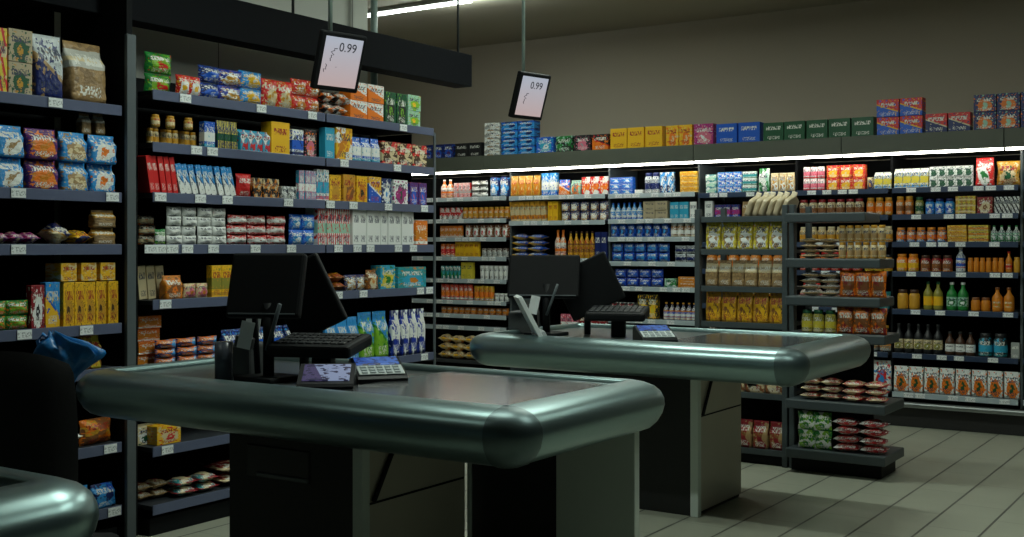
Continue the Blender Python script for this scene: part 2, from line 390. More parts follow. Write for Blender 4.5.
def row(bay, shelf, z, px0, px1, n, hpx, kind, spec, look, stack=1, d=None, tilt=0, roll=0, foil=None, t0=.025, lid=None, gap=.95, jit=1.0, skip=(), lab=None, ddmax=.24):
    """a run of one product on a shelf: look = 'colour words|object name'"""
    desc, nm = look.split('|'); s0, s1 = bay.pos(px0), bay.pos(px1); pitch = (s1-s0)/n
    if kind == 'pillow': gap = 1.10
    H = hpx*bay.mpp((px0+px1)/2); h = H/stack; w = pitch*gap
    hh = h
    if tilt: hh = h/math.cos(tilt); w = w*math.cos(tilt)*.92 if n > 1 else w*.75
    mats = [pack(s, foil if foil is not None else kind in ('pillow', 'flat', 'tissue', 'sack', 'brick')) for s in spec.split('/')]
    m = [mats[0]]
    if kind in ('jar', 'bottle'): m = [mats[0], plain('cap_'+(lid or 'white'), K[lid or 'white'], .4), pack(lab) if lab else mats[-1]]
    dd = d if d is not None else min(ddmax, w*DEF[kind])
    if kind in ('can', 'jar', 'bottle', 'cup'): dd = w
    if kind == 'flat' and d is None: dd = min(.24, max(.12, w*.8))
    layers = {1: [''], 2: ['lower ', 'upper '], 3: ['bottom ', 'middle ', 'top '], 4: ['bottom ', 'lower-middle ', 'upper-middle ', 'top ']}[stack]
    tot = n
    for j in range(stack):
        for i in range(n):
            if (i, j) in skip: continue
            q = s0+pitch*(i+.5); t = t0+dd/2+R.uniform(0, .012)*jit
            if kind in ('pillow', 'sack', 'flat', 'tissue'): sd = R.randrange(4)
            else: sd = 0
            rj = R.uniform(-.16, .16)*jit if kind in ('pillow', 'flat') else (R.uniform(-.05, .05)*jit if kind not in ('box', 'carton') else R.uniform(-.02, .02)*jit)
            if tilt: rj = 0
            place_txt = ('only one' if tot == 1 else f'{ORD[i]} of {CNT[tot]} from left')
            if tot == 1: L = f'{layers[j]}{desc} {nm.replace("_", " ")} on {shelf}, {bay.title}'
            else: L = f'{layers[j]}{desc} {nm.replace("_", " ")}, {place_txt}, {shelf}, {bay.title}'
            if L in USED: USED[L] += 1
            else: USED[L] = 1
            place(kind, nm, m, bay.world(q, t, z+j*h+.0008), bay.rz+rj, w, dd, hh*.985, L, f'{desc} {nm.replace("_", " ")}s, {shelf}, {bay.title}', sd, tilt, roll)

def tags(shelf_obj, bay, z, pxs, h=.042, w=.072, t=-.004):
    """price tags clipped on the rail; sub-parts of the shelf"""
    for px in pxs:
        q = bay.pos(px) if px > -900 else px
        tag1(shelf_obj, bay, q, z, h, w, t)
TAGME = {}
def tag1(shelf_obj, bay, q, z, h=.042, w=.072, t=-.004):
    k = (bay.axis, h, w)
    if k not in TAGME:
        m = MB().box(-w/2, w/2, -.0015, .0015, -h/2, h/2, .0004); me = bpy.data.meshes.new('price_tag'); me.from_pydata([tuple(v) for v in m.v], [], m.f); me.materials.append(M_TAG); TAGME[k] = me
    o = bpy.data.objects.new('price_tag', TAGME[k]); C.objects.link(o)
    o.parent = shelf_obj; o.location = bay.world(q, t, z); o.rotation_euler = (0, 0, bay.rz)

# ---------- generic shelf board (part of a bay): sheet + front rail
def shelf_board(parent, bay, s0, s1, z, depth_, rail=.045, mat_rail=M_RAIL):
    def bx(m, a, b_, t0, t1, z0, z1, bev=0):
        if bay.axis == 'L': m.box(bay.plane-t1, bay.plane-t0, a, b_, z0, z1, bev)
        else: m.box(a, b_, bay.plane+t0, bay.plane+t1, z0, z1, bev)
        return m
    s = bx(MB(), s0, s1, .006, depth_, z-.022, z).obj('shelf', M_SHELF, parent)
    bx(MB(), s0+.002, s1-.002, 0, .006, z-rail, z+.004, .002).obj('price_rail', mat_rail, s)
    return s

# ------------------------------------------------------------------ near shelving (runs away along the left)
XF = -4.67
SN = Bay('snack shelving', 'L', XF); PA = Bay('pasta shelving', 'L', XF)
ya, yb, yc = yx(152, XF), yx(326, XF), yx(434.5, XF)
def near_bay(name, s0, s1, zs, label, title, top, railm=M_RAIL, rails=None):
    t = empty(name, (0, 0, 0), 0, label, 'shelving bay', 'bays of the near shelving')
    MB().box(-5.24, -5.21, s0, s1, .0, top-.05).obj('back_panel', M_BACK, t)
    MB().box(-5.2, XF-.03, s0+.01, s1-.01, 0, .09, .003).obj('plinth', M_BACK, t)
    out = {}
    for k, (z, dp) in zs.items(): out[k] = shelf_board(t, SN, s0+.004, s1-.004, z, dp, .046, railm)
    return t, out
zs1 = {1: (2.225, .5), 2: (1.965, .5), 3: (1.715, .5), 4: (1.455, .5), 5: (1.178, .5), 6: (.835, .5), 7: (.445, .5), 8: (.155, .52)}
zs2 = {1: (2.225, .5), 2: (1.965, .5), 3: (1.715, .5), 4: (1.455, .5), 5: (1.178, .5), 6: (.745, .5), 7: (.445, .5), 8: (.155, .52)}
t1, S1 = near_bay('shelving_bay', ya, yb, zs1, 'tall dark shelving bay of snacks just past the wide upright', 'near', 2.42)
t2, S2 = near_bay('shelving_bay', yb, yc, zs2, 'far end bay of the near shelving, ending at a thin grey post', 'far', 2.42)
# end post, thin, at the open end
MB().box(-5.2, -4.86, yc-.006, yc-.001, 0, 2.2).obj('side_panel', M_BACK, t2)
MB().box(XF-.012, XF+.0, yc-.002, yc+.016, 0, 2.2, .002).obj('end_post', M_POST, t2)
MB().box(-5.24, -5.2, yc-.002, yc+.028, 0, 2.35, .003).obj('back_post', M_POST, t2)
y0 = yx(-150, XF); y1 = yx(123, XF)
zp = {1: (2.125, .5), 2: (1.705, .5), 3: (1.455, .5), 4: (1.075, .5), 5: (.865, .5), 6: (.50, .5), 7: (.195, .52)}
t3, S3 = near_bay('shelving_bay', y0, y1, zp, 'dark shelving bay of pasta bags and yellow boxes at the picture edge', 'pasta', 3.1)
# side frame between the two
sf = empty('upright_frame', (0, 0, 0), 0, 'wide dark upright frame standing between pasta and snack shelving', 'upright')
pyl, pyr = yx(127, XF+.01), yx(136, XF+.01)
MB().box(XF-.01, XF+.012, pyl, pyr, 0, 2.48, .003).obj('post', M_POST, sf)
MB().box(-5.20, XF-.012, pyl+.015, pyr-.005, 0, 2.95).obj('side_panel', M_BACK, sf)
MB().box(-5.2, XF-.10, pyr+.003, ya-.006, 0, 2.25).obj('filler_panel', M_BACK, sf)

for k, l in {1: [(185),(261),], 2: [196, 212], 3: [160, 200, 227, 288], 4: [150,160,172,187,213,255,291], 5: [165], 6: [216], 7: [167]}.items():
    tags(S1[k], SN, zs1[k][0]-.02, l)
for k, l in {1: [312, 403], 2: [344, 397], 3: [330, 353, 388, 424], 4: [338, 357, 370, 398, 413], 5: [324, 338, 363, 420, 429], 6: [424]}.items():
    tags(S2[k], SN, zs2[k][0]-.02, l)
for k, l in {1: [55], 2: [18, 112], 3: [18], 4: [24, 86], 6: [110], 7: [114]}.items():
    tags(S3[k], PA, zp[k][0]-.02, l)

def sn(k, *a, **kw):
    px = (a[0]+a[1])/2; z = (zs1 if px < 326 else zs2)[k][0]
    if a[0] < 152.5:     # set back on the shelf, behind the upright
        kw['t0'] = .11; a = (a[0]+13.5, a[1]+(13.5 if a[1] < 176 else 5))+a[2:]
    row(SN, ['','top shelf','second shelf','third shelf','fourth shelf','fifth shelf','sixth shelf','seventh shelf','bottom shelf'][k], z, *a, **kw)
# top shelf
sn(1, 152, 184, 1, 43, 'pillow', 'green lime red blob', 'green|crisp_bag', stack=2, d=.075)
sn(1, 184, 207, 2, 21, 'pillow', 'red white yellow blob', 'small red|crisp_bag', d=.06)
sn(1, 207, 227, 1, 34, 'pillow', 'navy blue silver blob', 'dark blue|crisp_bag', stack=2, d=.075)
sn(1, 227, 248, 1, 33, 'pillow', 'royal gold white food', 'royal blue|crisp_bag', stack=2, d=.075)
sn(1, 248, 269, 1, 34, 'pillow', 'sky yellow white blob', 'light blue|crisp_bag', stack=2, d=.075)
sn(1, 270, 299, 2, 29, 'pillow', 'red cream gold food', 'bright red|crisp_bag', d=.07)
sn(1, 300, 326, 2, 33, 'pillow', 'red amber white blob', 'red and amber|crisp_bag', stack=2, d=.075)
sn(1, 328, 353, 2, 25, 'flat', 'black orange white food', 'black and orange|nut_bag', stack=2)
sn(1, 354, 388, 2, 37, 'box', 'white orange orange half', 'orange and white|biscuit_box', stack=2)
sn(1, 389, 411, 2, 32, 'box', 'dgreen black lime blob', 'dark green|tea_box')
sn(1, 412, 425, 1, 32, 'box', 'mint lime yellow blob', 'pale green|tea_box', stack=2)
# second
sn(2, 151, 208, 8, 17, 'jar', 'cream gold olive band', 'cream labelled|jar', lid='gold')
for i, a in enumerate((163, 178, 196)):
    b0 = SN.pos(a); 
    place('jar', 'jar', [pack('gold cream olive band'), plain('cap_gold', K['gold'], .4), pack('gold cream olive band')], SN.world(b0, .06, 1.965+17*SN.mpp(a)), PI/2, .048, .048, .062,
          f'{ORD[i]} of three gold jars stacked on the cream jars, second shelf, snack shelving', 'gold jars stacked on the cream jars')
sn(2, 209, 220, 1, 27, 'box', 'blue white cyan band', 'slim blue|biscuit_box')
sn(2, 221, 243, 3, 29, 'sack', 'lemon navy dgreen stripe', 'yellow and navy|sachet_bag')
sn(2, 244, 274, 4, 22, 'carton', 'white red cyan multi', 'white and red|carton')
sn(2, 275, 294, 1, 33, 'box', 'yellow gold black text', 'yellow|cereal_box', stack=1)
sn(2, 296, 308, 1, 27, 'box', 'white blue navy band', 'blue and white|biscuit_box')
sn(2, 309, 321, 1, 28, 'box', 'black pink orange blob', 'black and pink|biscuit_box')
sn(2, 329, 339, 1, 32, 'box', 'cyan sky white text', 'tall cyan|cereal_box')
sn(2, 339, 356, 1, 33, 'box', 'white amber yellow multi', 'white and amber|cereal_box')
sn(2, 357, 384, 3, 25, 'sack', 'blue white cyan band', 'blue|sweet_bag')
sn(2, 386, 431, 3, 23, 'box', 'red cream dbrown multi', 'red and cream|chocolate_box')
# third
sn(3, 143, 153, 2, 30, 'box', 'teal white green text', 'slim teal|biscuit_packet', tilt=-.30, d=.1)
sn(3, 154, 183, 5, 37, 'box', 'red white dred text', 'slim red|biscuit_packet', tilt=-.16, d=.1)
sn(3, 184, 241, 9, 29, 'box', 'sky white navy half', 'slim blue|biscuit_packet', tilt=-.26, d=.1)
sn(3, 243, 257, 1, 24, 'pillow', 'red dred white text', 'red|sweet_bag')
sn(3, 258, 284, 3, 20, 'box', 'cream amber black multi', 'cream and amber|biscuit_box')
sn(3, 286, 301, 2, 13, 'box', 'white black grey multi', 'low white|biscuit_box')
sn(3, 303, 320, 3, 30, 'box', 'cyan pink white stripe', 'slim cyan|wafer_box')
sn(3, 321, 333, 2, 32, 'box', 'white cyan pink band', 'slim white|wafer_box')
sn(3, 334, 346, 1, 27, 'box', 'yellow gold brown blob', 'yellow|cereal_box')
sn(3, 347, 359, 1, 28, 'box', 'gold brown amber blob', 'gold and brown|cereal_box')
sn(3, 360, 371, 1, 27, 'box', 'yellow amber black blob', 'amber dotted|cereal_box')
sn(3, 372, 385, 1, 27, 'box', 'yellow blue white half', 'yellow and blue|cereal_box')
sn(3, 386, 396, 1, 26, 'box', 'navy white sky blob', 'navy|cereal_box')
sn(3, 397, 412, 1, 25, 'box', 'white magenta dgreen blob', 'white and magenta|cereal_box')
sn(3, 414, 431, 2, 23, 'box', 'purple blue pink blob', 'purple|cereal_box')
# fourth
sn(4, 143, 160, 1, 30, 'tissue', 'black cream orange band', 'black and cream|wafer_pack', stack=3)
sn(4, 161, 172, 1, 16, 'tissue', 'green white lime band', 'small green|wafer_pack')
sn(4, 173, 233, 4, 38, 'tissue', 'white mint grey text', 'white|tissue_pack', stack=4)
sn(4, 235, 293, 3, 30, 'tissue', 'red white dred band', 'red|wafer_pack', stack=3)
sn(4, 296, 320, 2, 31, 'pillow', 'blue sky white blob', 'blue|sweet_bag', stack=2)
sn(4, 322, 355, 4, 40, 'box', 'white red mint stripe', 'tall white red-topped|drink_carton', d=.1)
sn(4, 356, 418, 9, 37, 'box', 'white grey black text', 'tall plain white|drink_carton', d=.1)
sn(4, 419, 431, 1, 25, 'box', 'orange amber white band', 'orange|biscuit_box')
# fifth
sn(5, 140, 168, 3, 34, 'box', 'cream beige black text', 'cream|cereal_box', tilt=-.1, d=.12)
sn(5, 170, 189, 1, 24, 'sack', 'amber brown orange blob', 'amber|nut_bag')
sn(5, 190, 213, 2, 15, 'pillow', 'cream pink amber blob', 'small cream|sweet_bag')
sn(5, 215, 246, 3, 32, 'box', 'yellow olive gold band', 'yellow|coffee_box')
sn(5, 249, 295, 4, 26, 'box', 'navy blue white blob', 'navy|coffee_box')
sn(5, 298, 327, 2, 33, 'pillow', 'blue white sky blob', 'blue and white|sweet_bag', stack=2)
sn(5, 329, 350, 2, 18, 'flat', 'yellow amber brown multi', 'yellow|sweet_bag', stack=2)
sn(5, 351, 371, 2, 16, 'pillow', 'navy gold white food', 'navy and gold|sweet_bag')
sn(5, 372, 383, 1, 20, 'sack', 'brown cream amber blob', 'brown|nut_bag')
sn(5, 384, 399, 1, 24, 'box', 'cyan lemon green blob', 'cyan and lemon|biscuit_box')
sn(5, 401, 430, 1, 21, 'box', 'teal cyan amber blob', 'wide teal|biscuit_box')
# sixth
sn(6, 139, 163, 1, 52, 'box', 'orange amber white band', 'orange|crisp_box', stack=4, d=.1)
sn(6, 163, 224, 3, 27, 'tissue', 'navy sky orange multi', 'navy and orange|coffee_pack', stack=3)
sn(6, 228, 318, 6, 30, 'sack', 'navy blue sky band', 'dark blue|pasta_bag')
sn(6, 331, 364, 3, 46, 'sack', 'sky blue white text', 'sky blue|washing_powder_bag')
sn(6, 365, 394, 2, 48, 'sack', 'sky lime green half', 'blue and lime|washing_powder_bag')
sn(6, 396, 430, 4, 46, 'sack', 'navy royal white multi', 'navy|washing_powder_bag')
# seventh / bottom
sn(7, 137, 160, 1, 19, 'box', 'cream white dgreen blob', 'cream|sugar_box')
sn(7, 161, 186, 1, 19, 'box', 'yellow cream red blob', 'yellow and cream|sugar_box')
sn(7, 240, 320, 4, 22, 'sack', 'brown tan amber multi', 'brown|flour_bag')
sn(8, 139, 180, 2, 18, 'flat', 'dred cream tan multi', 'red and cream|sweet_bag', stack=2)
sn(8, 181, 224, 2, 18, 'flat', 'teal dred cream multi', 'teal and red|sweet_bag', stack=2)
sn(8, 228, 322, 3, 22, 'flat', 'brown cream dred multi', 'brown and cream|sweet_bag', stack=2)

def pa(k, *a, **kw): row(PA, ['','top shelf','second shelf','third shelf','fourth shelf','fifth shelf','sixth shelf','bottom shelf'][k], zp[k][0], *a, **kw)
pa(1, -40, -3, 2, 60, 'box', 'red lemon dred diag', 'red and yellow|pasta_box')
pa(1, -2, 11, 1, 66, 'box', 'lemon red cream diag', 'slim yellow red|pasta_box')
pa(1, 12, 37, 1, 66, 'box', 'beige dgreen gold blob', 'beige crested|pasta_box', stack=2)
pa(1, 39, 69, 1, 65, 'sack', 'silver navy tan half', 'silver and blue|pasta_bag')
pa(1, 74, 114, 1, 62, 'sack', 'tan clear cream seal', 'clear|pasta_bag', roll=.06)
pa(2, -60, -2, 2, 62, 'sack', 'dred brown orange food', 'dark red|pasta_bag', stack=2)
pa(2, 0, 30, 1, 64, 'sack', 'sky white tan blob', 'sky blue|pasta_bag', stack=2)
pa(2, 32, 64, 1, 62, 'sack', 'purple orange amber food', 'purple and orange|pasta_bag', stack=2)
pa(2, 66, 94, 1, 60, 'sack', 'sky tan cream food', 'blue and tan|pasta_bag', stack=2)
pa(2, 95, 122, 1, 58, 'sack', 'sky white orange blob', 'blue and white|pasta_bag', stack=2)
for i, a in enumerate((97, 111)):
    place('sack', 'noodle_pack', [pack('tan clear cream seal', True)], PA.world(PA.pos(a), .10, 1.705+59*PA.mpp(a)), PI/2, .055, .05, .10,
          f'small tan noodle pack on the blue bags, {ORD[i]} of two, pasta shelving', 'small noodle packs on blue bags')
pa(3, -60, -2, 3, 12, 'flat', 'dred magenta purple blob', 'dark red|snack_bag')
pa(3, 0, 45, 3, 12, 'flat', 'magenta purple cream blob', 'plum|snack_bag')
pa(3, 55, 76, 1, 20, 'flat', 'navy cream gold half', 'navy|noodle_bag', tilt=0)
pa(3, 77, 97, 1, 14, 'flat', 'yellow navy gold blob', 'yellow|noodle_bag')
pa(3, 98, 121, 1, 35, 'sack', 'tan gold cream seal', 'tan|pasta_bag', stack=2)
pa(4, -70, -12, 2, 34, 'box', 'dbrown amber red multi', 'dark brown|rice_box')
pa(4, -10, 34, 2, 30, 'pillow', 'green orange lime food', 'green and orange|snack_bag', stack=2)
pa(4, 35, 49, 1, 44, 'box', 'dred white black blob', 'dark red|rice_box')
pa(4, 50, 65, 1, 46, 'box', 'sky yellow blue half', 'blue and yellow|rice_box')
pa(4, 67, 122, 5, 44, 'box', 'yellow gold dbrown blob', 'yellow|noodle_box')
zb = zp[4][0]+44*PA.mpp(95)
for i, a in enumerate((73, 93, 112)):
    place('box', 'noodle_box', [pack('yellow cream gold multi')], PA.world(PA.pos(a), .09, zb+.002), PI/2, .085, .12, .085,
          f'yellow noodle box lying on the row of boxes, {ORD[i]} of three, pasta shelving', 'yellow boxes laid on the row')
pa(5, 85, 108, 1, 34, 'sack', 'gold lemon brown multi', 'gold|pasta_bag')
pa(6, 60, 88, 1, 22, 'flat', 'white lemon grey half', 'white and yellow|flour_bag')
pa(6, 89, 121, 1, 26, 'pillow', 'gold orange brown multi', 'gold and orange|flour_bag')
pa(7, 70, 96, 1, 26, 'sack', 'navy blue sky multi', 'navy|salt_bag')
pa(7, 97, 121, 1, 24, 'sack', 'blue sky navy multi', 'blue|salt_bag')

# ------------------------------------------------------------------ back wall shelving
YB = 9.5
XS = [-8.3, xy(508, YB), xy(607, YB), xy(697, YB), xy(795, YB), -2.62, xy(1021.5, YB), -.75]
names = ['first wall bay', 'second wall bay', 'third wall bay', 'fourth wall bay', 'fifth wall bay', 'sixth wall bay', 'seventh wall bay']
ZL = [1.94, 1.72, 1.535, 1.34, 1.115, .90, .76, .64]
ZM = [1.935, 1.69, 1.33, 1.0, .62]
ZN = [1.93, 1.695, 1.53, 1.305, 1.075, .78, .5]
ZR = [1.915, 1.70, 1.48, 1.243, .94, .588, .273]
ZZ = [ZL, ZM, ZN, ZR, ZR, ZR, ZR]
blab = ['wall shelving bay with eight close shelves beside the thin end post', 'wall shelving bay behind the dark checkout screen, yellow bags on top',
    'wall shelving bay filled with blue packs beside the free-standing rack', 'wall shelving bay behind the free-standing rack, blue and white boxes on top',
    'wall shelving bay seen past the rack, red boxes on its top shelf', 'wall shelving bay with green bottles and amber jars near the picture edge',
    'wall shelving bay beginning at the picture edge beyond the last upright']
BB = []
for i in range(7):
    by = Bay(names[i], 'B', YB); t = empty('shelving_bay', (0, 0, 0), 0, blab[i], 'shelving bay', 'bays of the back wall shelving'); a, c = XS[i], XS[i+1]
    MB().box(a+.002, c-.002, 10.12, 10.15, 0, 2.19).obj('back_panel', M_BACK, t)
    MB().box(a+.002, c-.022, YB+.06, 10.12, 0, .2, .003).obj('plinth', M_BACK, t)
    MB().box(c-.02, c-.001, YB+.062, 10.12, .2, 2.18, .003).obj('upright', M_BACK if i in (3, 4) else M_POST, t)
    sh = []
    for k, z in enumerate(ZZ[i]):
        o = shelf_board(t, by, a+.008, c-.022, z, .5, .04, M_RAILW if i < 3 else (M_RAILB if k < 6 else M_RAILW)); sh.append(o)
        q = a+.12+R.uniform(0, .1)
        while q < c-.08:
            tag1(o, by, q, z-.018, .034, .075); q += R.choice((.09, .13, .19, .25))
    BB.append((by, t, sh, ZZ[i]))
# kick rail along the base and lit canopy
M_KICK = plain('dark_kick_plate', (.02,.02,.02), .5)
o = MB().box(XS[0], XS[-1], YB+.02, YB+.055, 0.0, .2, .004).obj('kick_plate', M_KICK); tag(o, 'long dark kick plate along the foot of the wall shelving', 'kick plate')
o = MB().box(XS[0], XS[-1], YB-.05, YB-.0, .16, .20, .012).obj('bumper_bar', M_STEEL); tag(o, 'long steel bumper bar low in front of the wall shelving', 'bumper bar')
for q in XS:
    pass
cn = empty('lit_canopy', (0, 0, 0), 0, 'long grey-green canopy with a white light strip over the wall shelving', 'canopy')
M_CAN = plain('grey_green_canopy', (.10,.11,.085), .6, var=.06)
for i in range(6):
    a, c = [XS[0], xy(483, 9.42), XS[3], -3.0, -1.75, -.75][i:i+2] if i < 5 else (None, None)
    if a is None: break
    MB().box(a+.002, c-.002, 9.42, 10.14, 2.20, 2.345, .004).obj('fascia_panel', M_CAN, cn)
    MB().box(a+.01, c-.01, 9.425, 9.46, 2.180, 2.199, .003).obj('light_strip', plain('lit_led_strip', (.9,.9,.9), .5, emit=(1, .98, .86), es=13), cn)
sn_names = ['top shelf', 'second shelf', 'third shelf', 'fourth shelf', 'fifth shelf', 'sixth shelf', 'seventh shelf', 'bottom shelf']
def bk(i, k, *a, **kw):
    by, t, sh, zz = BB[i]; row(by, sn_names[k] if k < len(zz)-1 or k == 7 else 'lowest shelf', zz[k], *a, **kw)
# bay 1
bk(0,0, 438, 450, 2, 19, 'bottle', 'orange white amber band', 'white and orange|bottle', lid='white', lab='white orange red band')
bk(0,0, 452, 468, 4, 15, 'box', 'white red grey stripe', 'small white and red|box')
bk(0,0, 469, 485, 2, 17, 'tissue', 'black white grey band', 'black and white|pack', stack=3)
bk(0,0, 486, 506, 2, 20, 'can', 'navy sky white blob', 'navy|coffee_tin')
bk(0,1, 438, 459, 4, 12, 'box', 'dbrown white red multi', 'dark brown|box')
bk(0,1, 460, 507, 9, 12, 'jar', 'amber gold brown band', 'small amber|jar', lid='gold')
bk(0,2, 438, 460, 5, 12, 'box', 'orange amber white band', 'small orange|box')
bk(0,2, 462, 506, 6, 13, 'can', 'brown white red blob', 'brown and white|tin')
bk(0,3, 438, 452, 3, 13, 'can', 'orange red white band', 'orange|tin')
bk(0,3, 453, 477, 5, 16, 'box', 'yellow lemon gold text', 'yellow|box')
bk(0,3, 479, 505, 5, 9, 'can', 'dbrown grey white band', 'dark|tin')
bk(0,4, 438, 458, 5, 13, 'can', 'white green teal multi', 'white and green|tin')
bk(0,4, 459, 471, 2, 17, 'box', 'lemon yellow gold text', 'lemon yellow|box')
bk(0,4, 477, 505, 6, 14, 'cup', 'white grey mint text', 'white|cup')
bk(0,5, 438, 470, 7, 16, 'can', 'red orange white band', 'red and orange|tin')
bk(0,5, 471, 491, 4, 15, 'can', 'yellow orange white band', 'yellow|tin')
bk(0,5, 492, 506, 3, 8, 'cup', 'white cyan grey text', 'low white|cup')
bk(0,6, 438, 505, 11, 7, 'can', 'brown amber orange band', 'low brown|tin')
row(BB[0][0], 'low display', .30, 438, 502, 5, 24, 'flat', 'cream yellow amber multi', 'cream and yellow|snack_bag', stack=3, t0=-.02)
MB().box(XS[0]+.01, XS[1]-.03, YB-.02, YB+.5, .265, .30, .003).obj('shelf', M_SHELF, BB[0][1])
# bay 2
bk(1,0, 509, 538, 4, 21, 'sack', 'gold amber cream blob', 'gold|coffee_bag')
bk(1,0, 540, 555, 2, 23, 'box', 'sky white blue band', 'tall sky blue|box')
bk(1,0, 556, 567, 1, 16, 'sack', 'blue orange white half', 'blue and orange|bag')
bk(1,0, 568, 579, 1, 15, 'sack', 'mint orange teal blob', 'mint|bag')
bk(1,0, 580, 606, 3, 18, 'box', 'red white orange multi', 'red and white|box')
bk(1,1, 509, 545, 7, 20, 'box', 'cream gold amber top', 'slim cream|box', tilt=-.12, d=.1)
bk(1,1, 546, 556, 2, 20, 'box', 'yellow gold cream text', 'slim yellow|box', d=.1)
bk(1,1, 558, 606, 5, 19, 'can', 'navy gold white food', 'navy and gold|tin', stack=2)
bk(1,2, 509, 541, 2, 24, 'flat', 'blue yellow navy half', 'blue and yellow|bread_bag', stack=4)
bk(1,2, 552, 563, 2, 29, 'bottle', 'orange white amber band', 'orange|juice_bottle', lid='orange', lab='white orange red band')
bk(1,2, 565, 592, 5, 28, 'bottle', 'yellow brown gold band', 'golden|juice_bottle', lid='dbrown', lab='gold brown yellow band')
bk(1,2, 593, 605, 2, 27, 'box', 'navy blue white text', 'tall navy|box')
bk(1,3, 509, 605, 9, 22, 'bottle', 'dbrown black grey band', 'dark brown|bottle', lid='black', lab='dbrown grey black band')
bk(1,4, 559, 576, 3, 19, 'box', 'pink white red band', 'pink|box')
bk(1,4, 578, 605, 3, 22, 'box', 'brown dred white band', 'dark brown|box')
# bay 3
bk(2,0, 608, 631, 2, 17, 'box', 'blue sky white blob', 'blue and white|box', stack=3)
bk(2,0, 633, 641, 1, 4, 'box', 'white grey white none', 'low white|box')
bk(2,0, 642, 657, 2, 21, 'jar', 'silver navy white band', 'silver labelled|jar', lid='navy')
bk(2,0, 658, 672, 2, 21, 'box', 'sky white navy multi', 'pale blue|box')
bk(2,0, 678, 696, 1, 21, 'box', 'yellow gold cream band', 'flat yellow|box', stack=4)
bk(2,1, 608, 640, 6, 17, 'bottle', 'sky white blue band', 'sky blue|bottle', lid='blue', lab='sky white blue half')
bk(2,1, 641, 666, 2, 18, 'box', 'beige cream tan text', 'beige|box', stack=2)
bk(2,1, 668, 687, 4, 17, 'box', 'cyan sky white text', 'slim cyan|box')
bk(2,1, 688, 695, 2, 17, 'box', 'white mint green text', 'slim white|box')
bk(2,2, 608, 667, 7, 14, 'can', 'blue navy sky blob', 'dark blue|tin')
bk(2,2, 668, 695, 4, 14, 'jar', 'brown white cream band', 'brown and white|jar', lid='white')
bk(2,3, 609, 667, 5, 19, 'tissue', 'royal sky blue blob', 'royal blue|pasta_pack', stack=2)
bk(2,3, 672, 695, 2, 17, 'tissue', 'silver navy white band', 'silver|pasta_pack', stack=2)
bk(2,4, 612, 661, 4, 18, 'tissue', 'royal blue white blob', 'bright blue|pasta_pack', stack=2)
bk(2,4, 663, 675, 1, 9, 'box', 'mint white green multi', 'low mint|box')
bk(2,4, 676, 695, 1, 11, 'box', 'amber gold yellow text', 'flat amber|box', stack=2)
bk(2,5, 610, 634, 3, 16, 'box', 'dred black white multi', 'dark red|box')
bk(2,5, 636, 656, 2, 25, 'box', 'black yellow lemon blob', 'black and yellow|box')
bk(2,5, 661, 695, 6, 18, 'bottle', 'navy amber white band', 'slim navy|bottle', lid='gold', lab='blue white amber band')
bk(2,6, 612, 695, 6, 18, 'sack', 'brown tan amber multi', 'brown|flour_bag')
# bay 4
bk(3,0, 704, 715, 1, 19, 'box', 'teal mint white multi', 'teal|box', stack=3)
bk(3,0, 716, 740, 3, 21, 'box', 'sky white blue multi', 'blue and white|box', stack=3)
bk(3,0, 741, 755, 2, 21, 'box', 'white teal green band', 'white and teal|box', stack=3)
bk(3,0, 757, 768, 1, 24, 'sack', 'white mint green multi', 'white and mint|rice_bag')
bk(3,0, 769, 793, 3, 19, 'sack', 'cream gold white food', 'cream and gold|rice_bag')
bk(3,1, 703, 711, 1, 17, 'box', 'white grey mint text', 'white|box')
bk(3,1, 713, 738, 3, 13, 'box', 'navy magenta blue band', 'navy and magenta|box')
bk(3,1, 740, 793, 5, 16, 'sack', 'tan beige cream text', 'tan|rice_bag')
bk(3,2, 703, 793, 8, 18, 'jar', 'brown amber cream band', 'brown|jar', lid='gold')
bk(3,3, 703, 793, 8, 18, 'jar', 'amber orange cream band', 'amber|jar', lid='white')
bk(3,4, 703, 793, 8, 22, 'jar', 'olive amber lemon band', 'olive|jar', lid='gold')
bk(3,5, 703, 793, 7, 22, 'bottle', 'dbrown brown cream band', 'brown|bottle', lid='black', lab='cream white brown band')
bk(3,6, 703, 793, 5, 26, 'sack', 'brown dred cream multi', 'brown and red|rice_bag')
# bay 5
bk(4,0, 801, 823, 3, 24, 'can', 'white pink red band', 'white and pink|tin', stack=2)
bk(4,0, 825, 864, 3, 25, 'box', 'red yellow cream blob', 'red and yellow|soup_box', stack=2)
bk(4,0, 865, 872, 1, 12, 'can', 'cream navy gold blob', 'small cream|tin')
e5 = 883
bk(4,0, 873, 890, 2, 17, 'carton', 'white lemon sky band', 'white and lemon|carton')
bk(4,1, 797, 862, 7, 17, 'jar', 'cream brown white band', 'cream|jar', lid='dred')
bk(4,1, 864, 891, 3, 18, 'jar', 'amber orange gold band', 'amber|jar', lid='gold')
bk(4,2, 797, 891, 10, 16, 'jar', 'cream gold amber band', 'cream and gold|jar', lid='cream')
bk(4,3, 797, 860, 6, 19, 'jar', 'orange amber red band', 'orange|jar', lid='red')
bk(4,3, 862, 891, 3, 17, 'jar', 'gold amber lemon band', 'gold|jar', lid='black')
bk(4,4, 797, 870, 6, 24, 'bottle', 'brown red white band', 'brown|bottle', lid='red', lab='cream red brown band')
bk(4,4, 874, 889, 1, 17, 'cup', 'teal silver grey text', 'grey teal|cup')
bk(4,5, 797, 890, 7, 26, 'bottle', 'black amber grey band', 'black|bottle', lid='gold', lab='cream amber brown band')
bk(4,6, 797, 890, 5, 30, 'sack', 'white red sky blob', 'white red-spotted|sugar_bag')
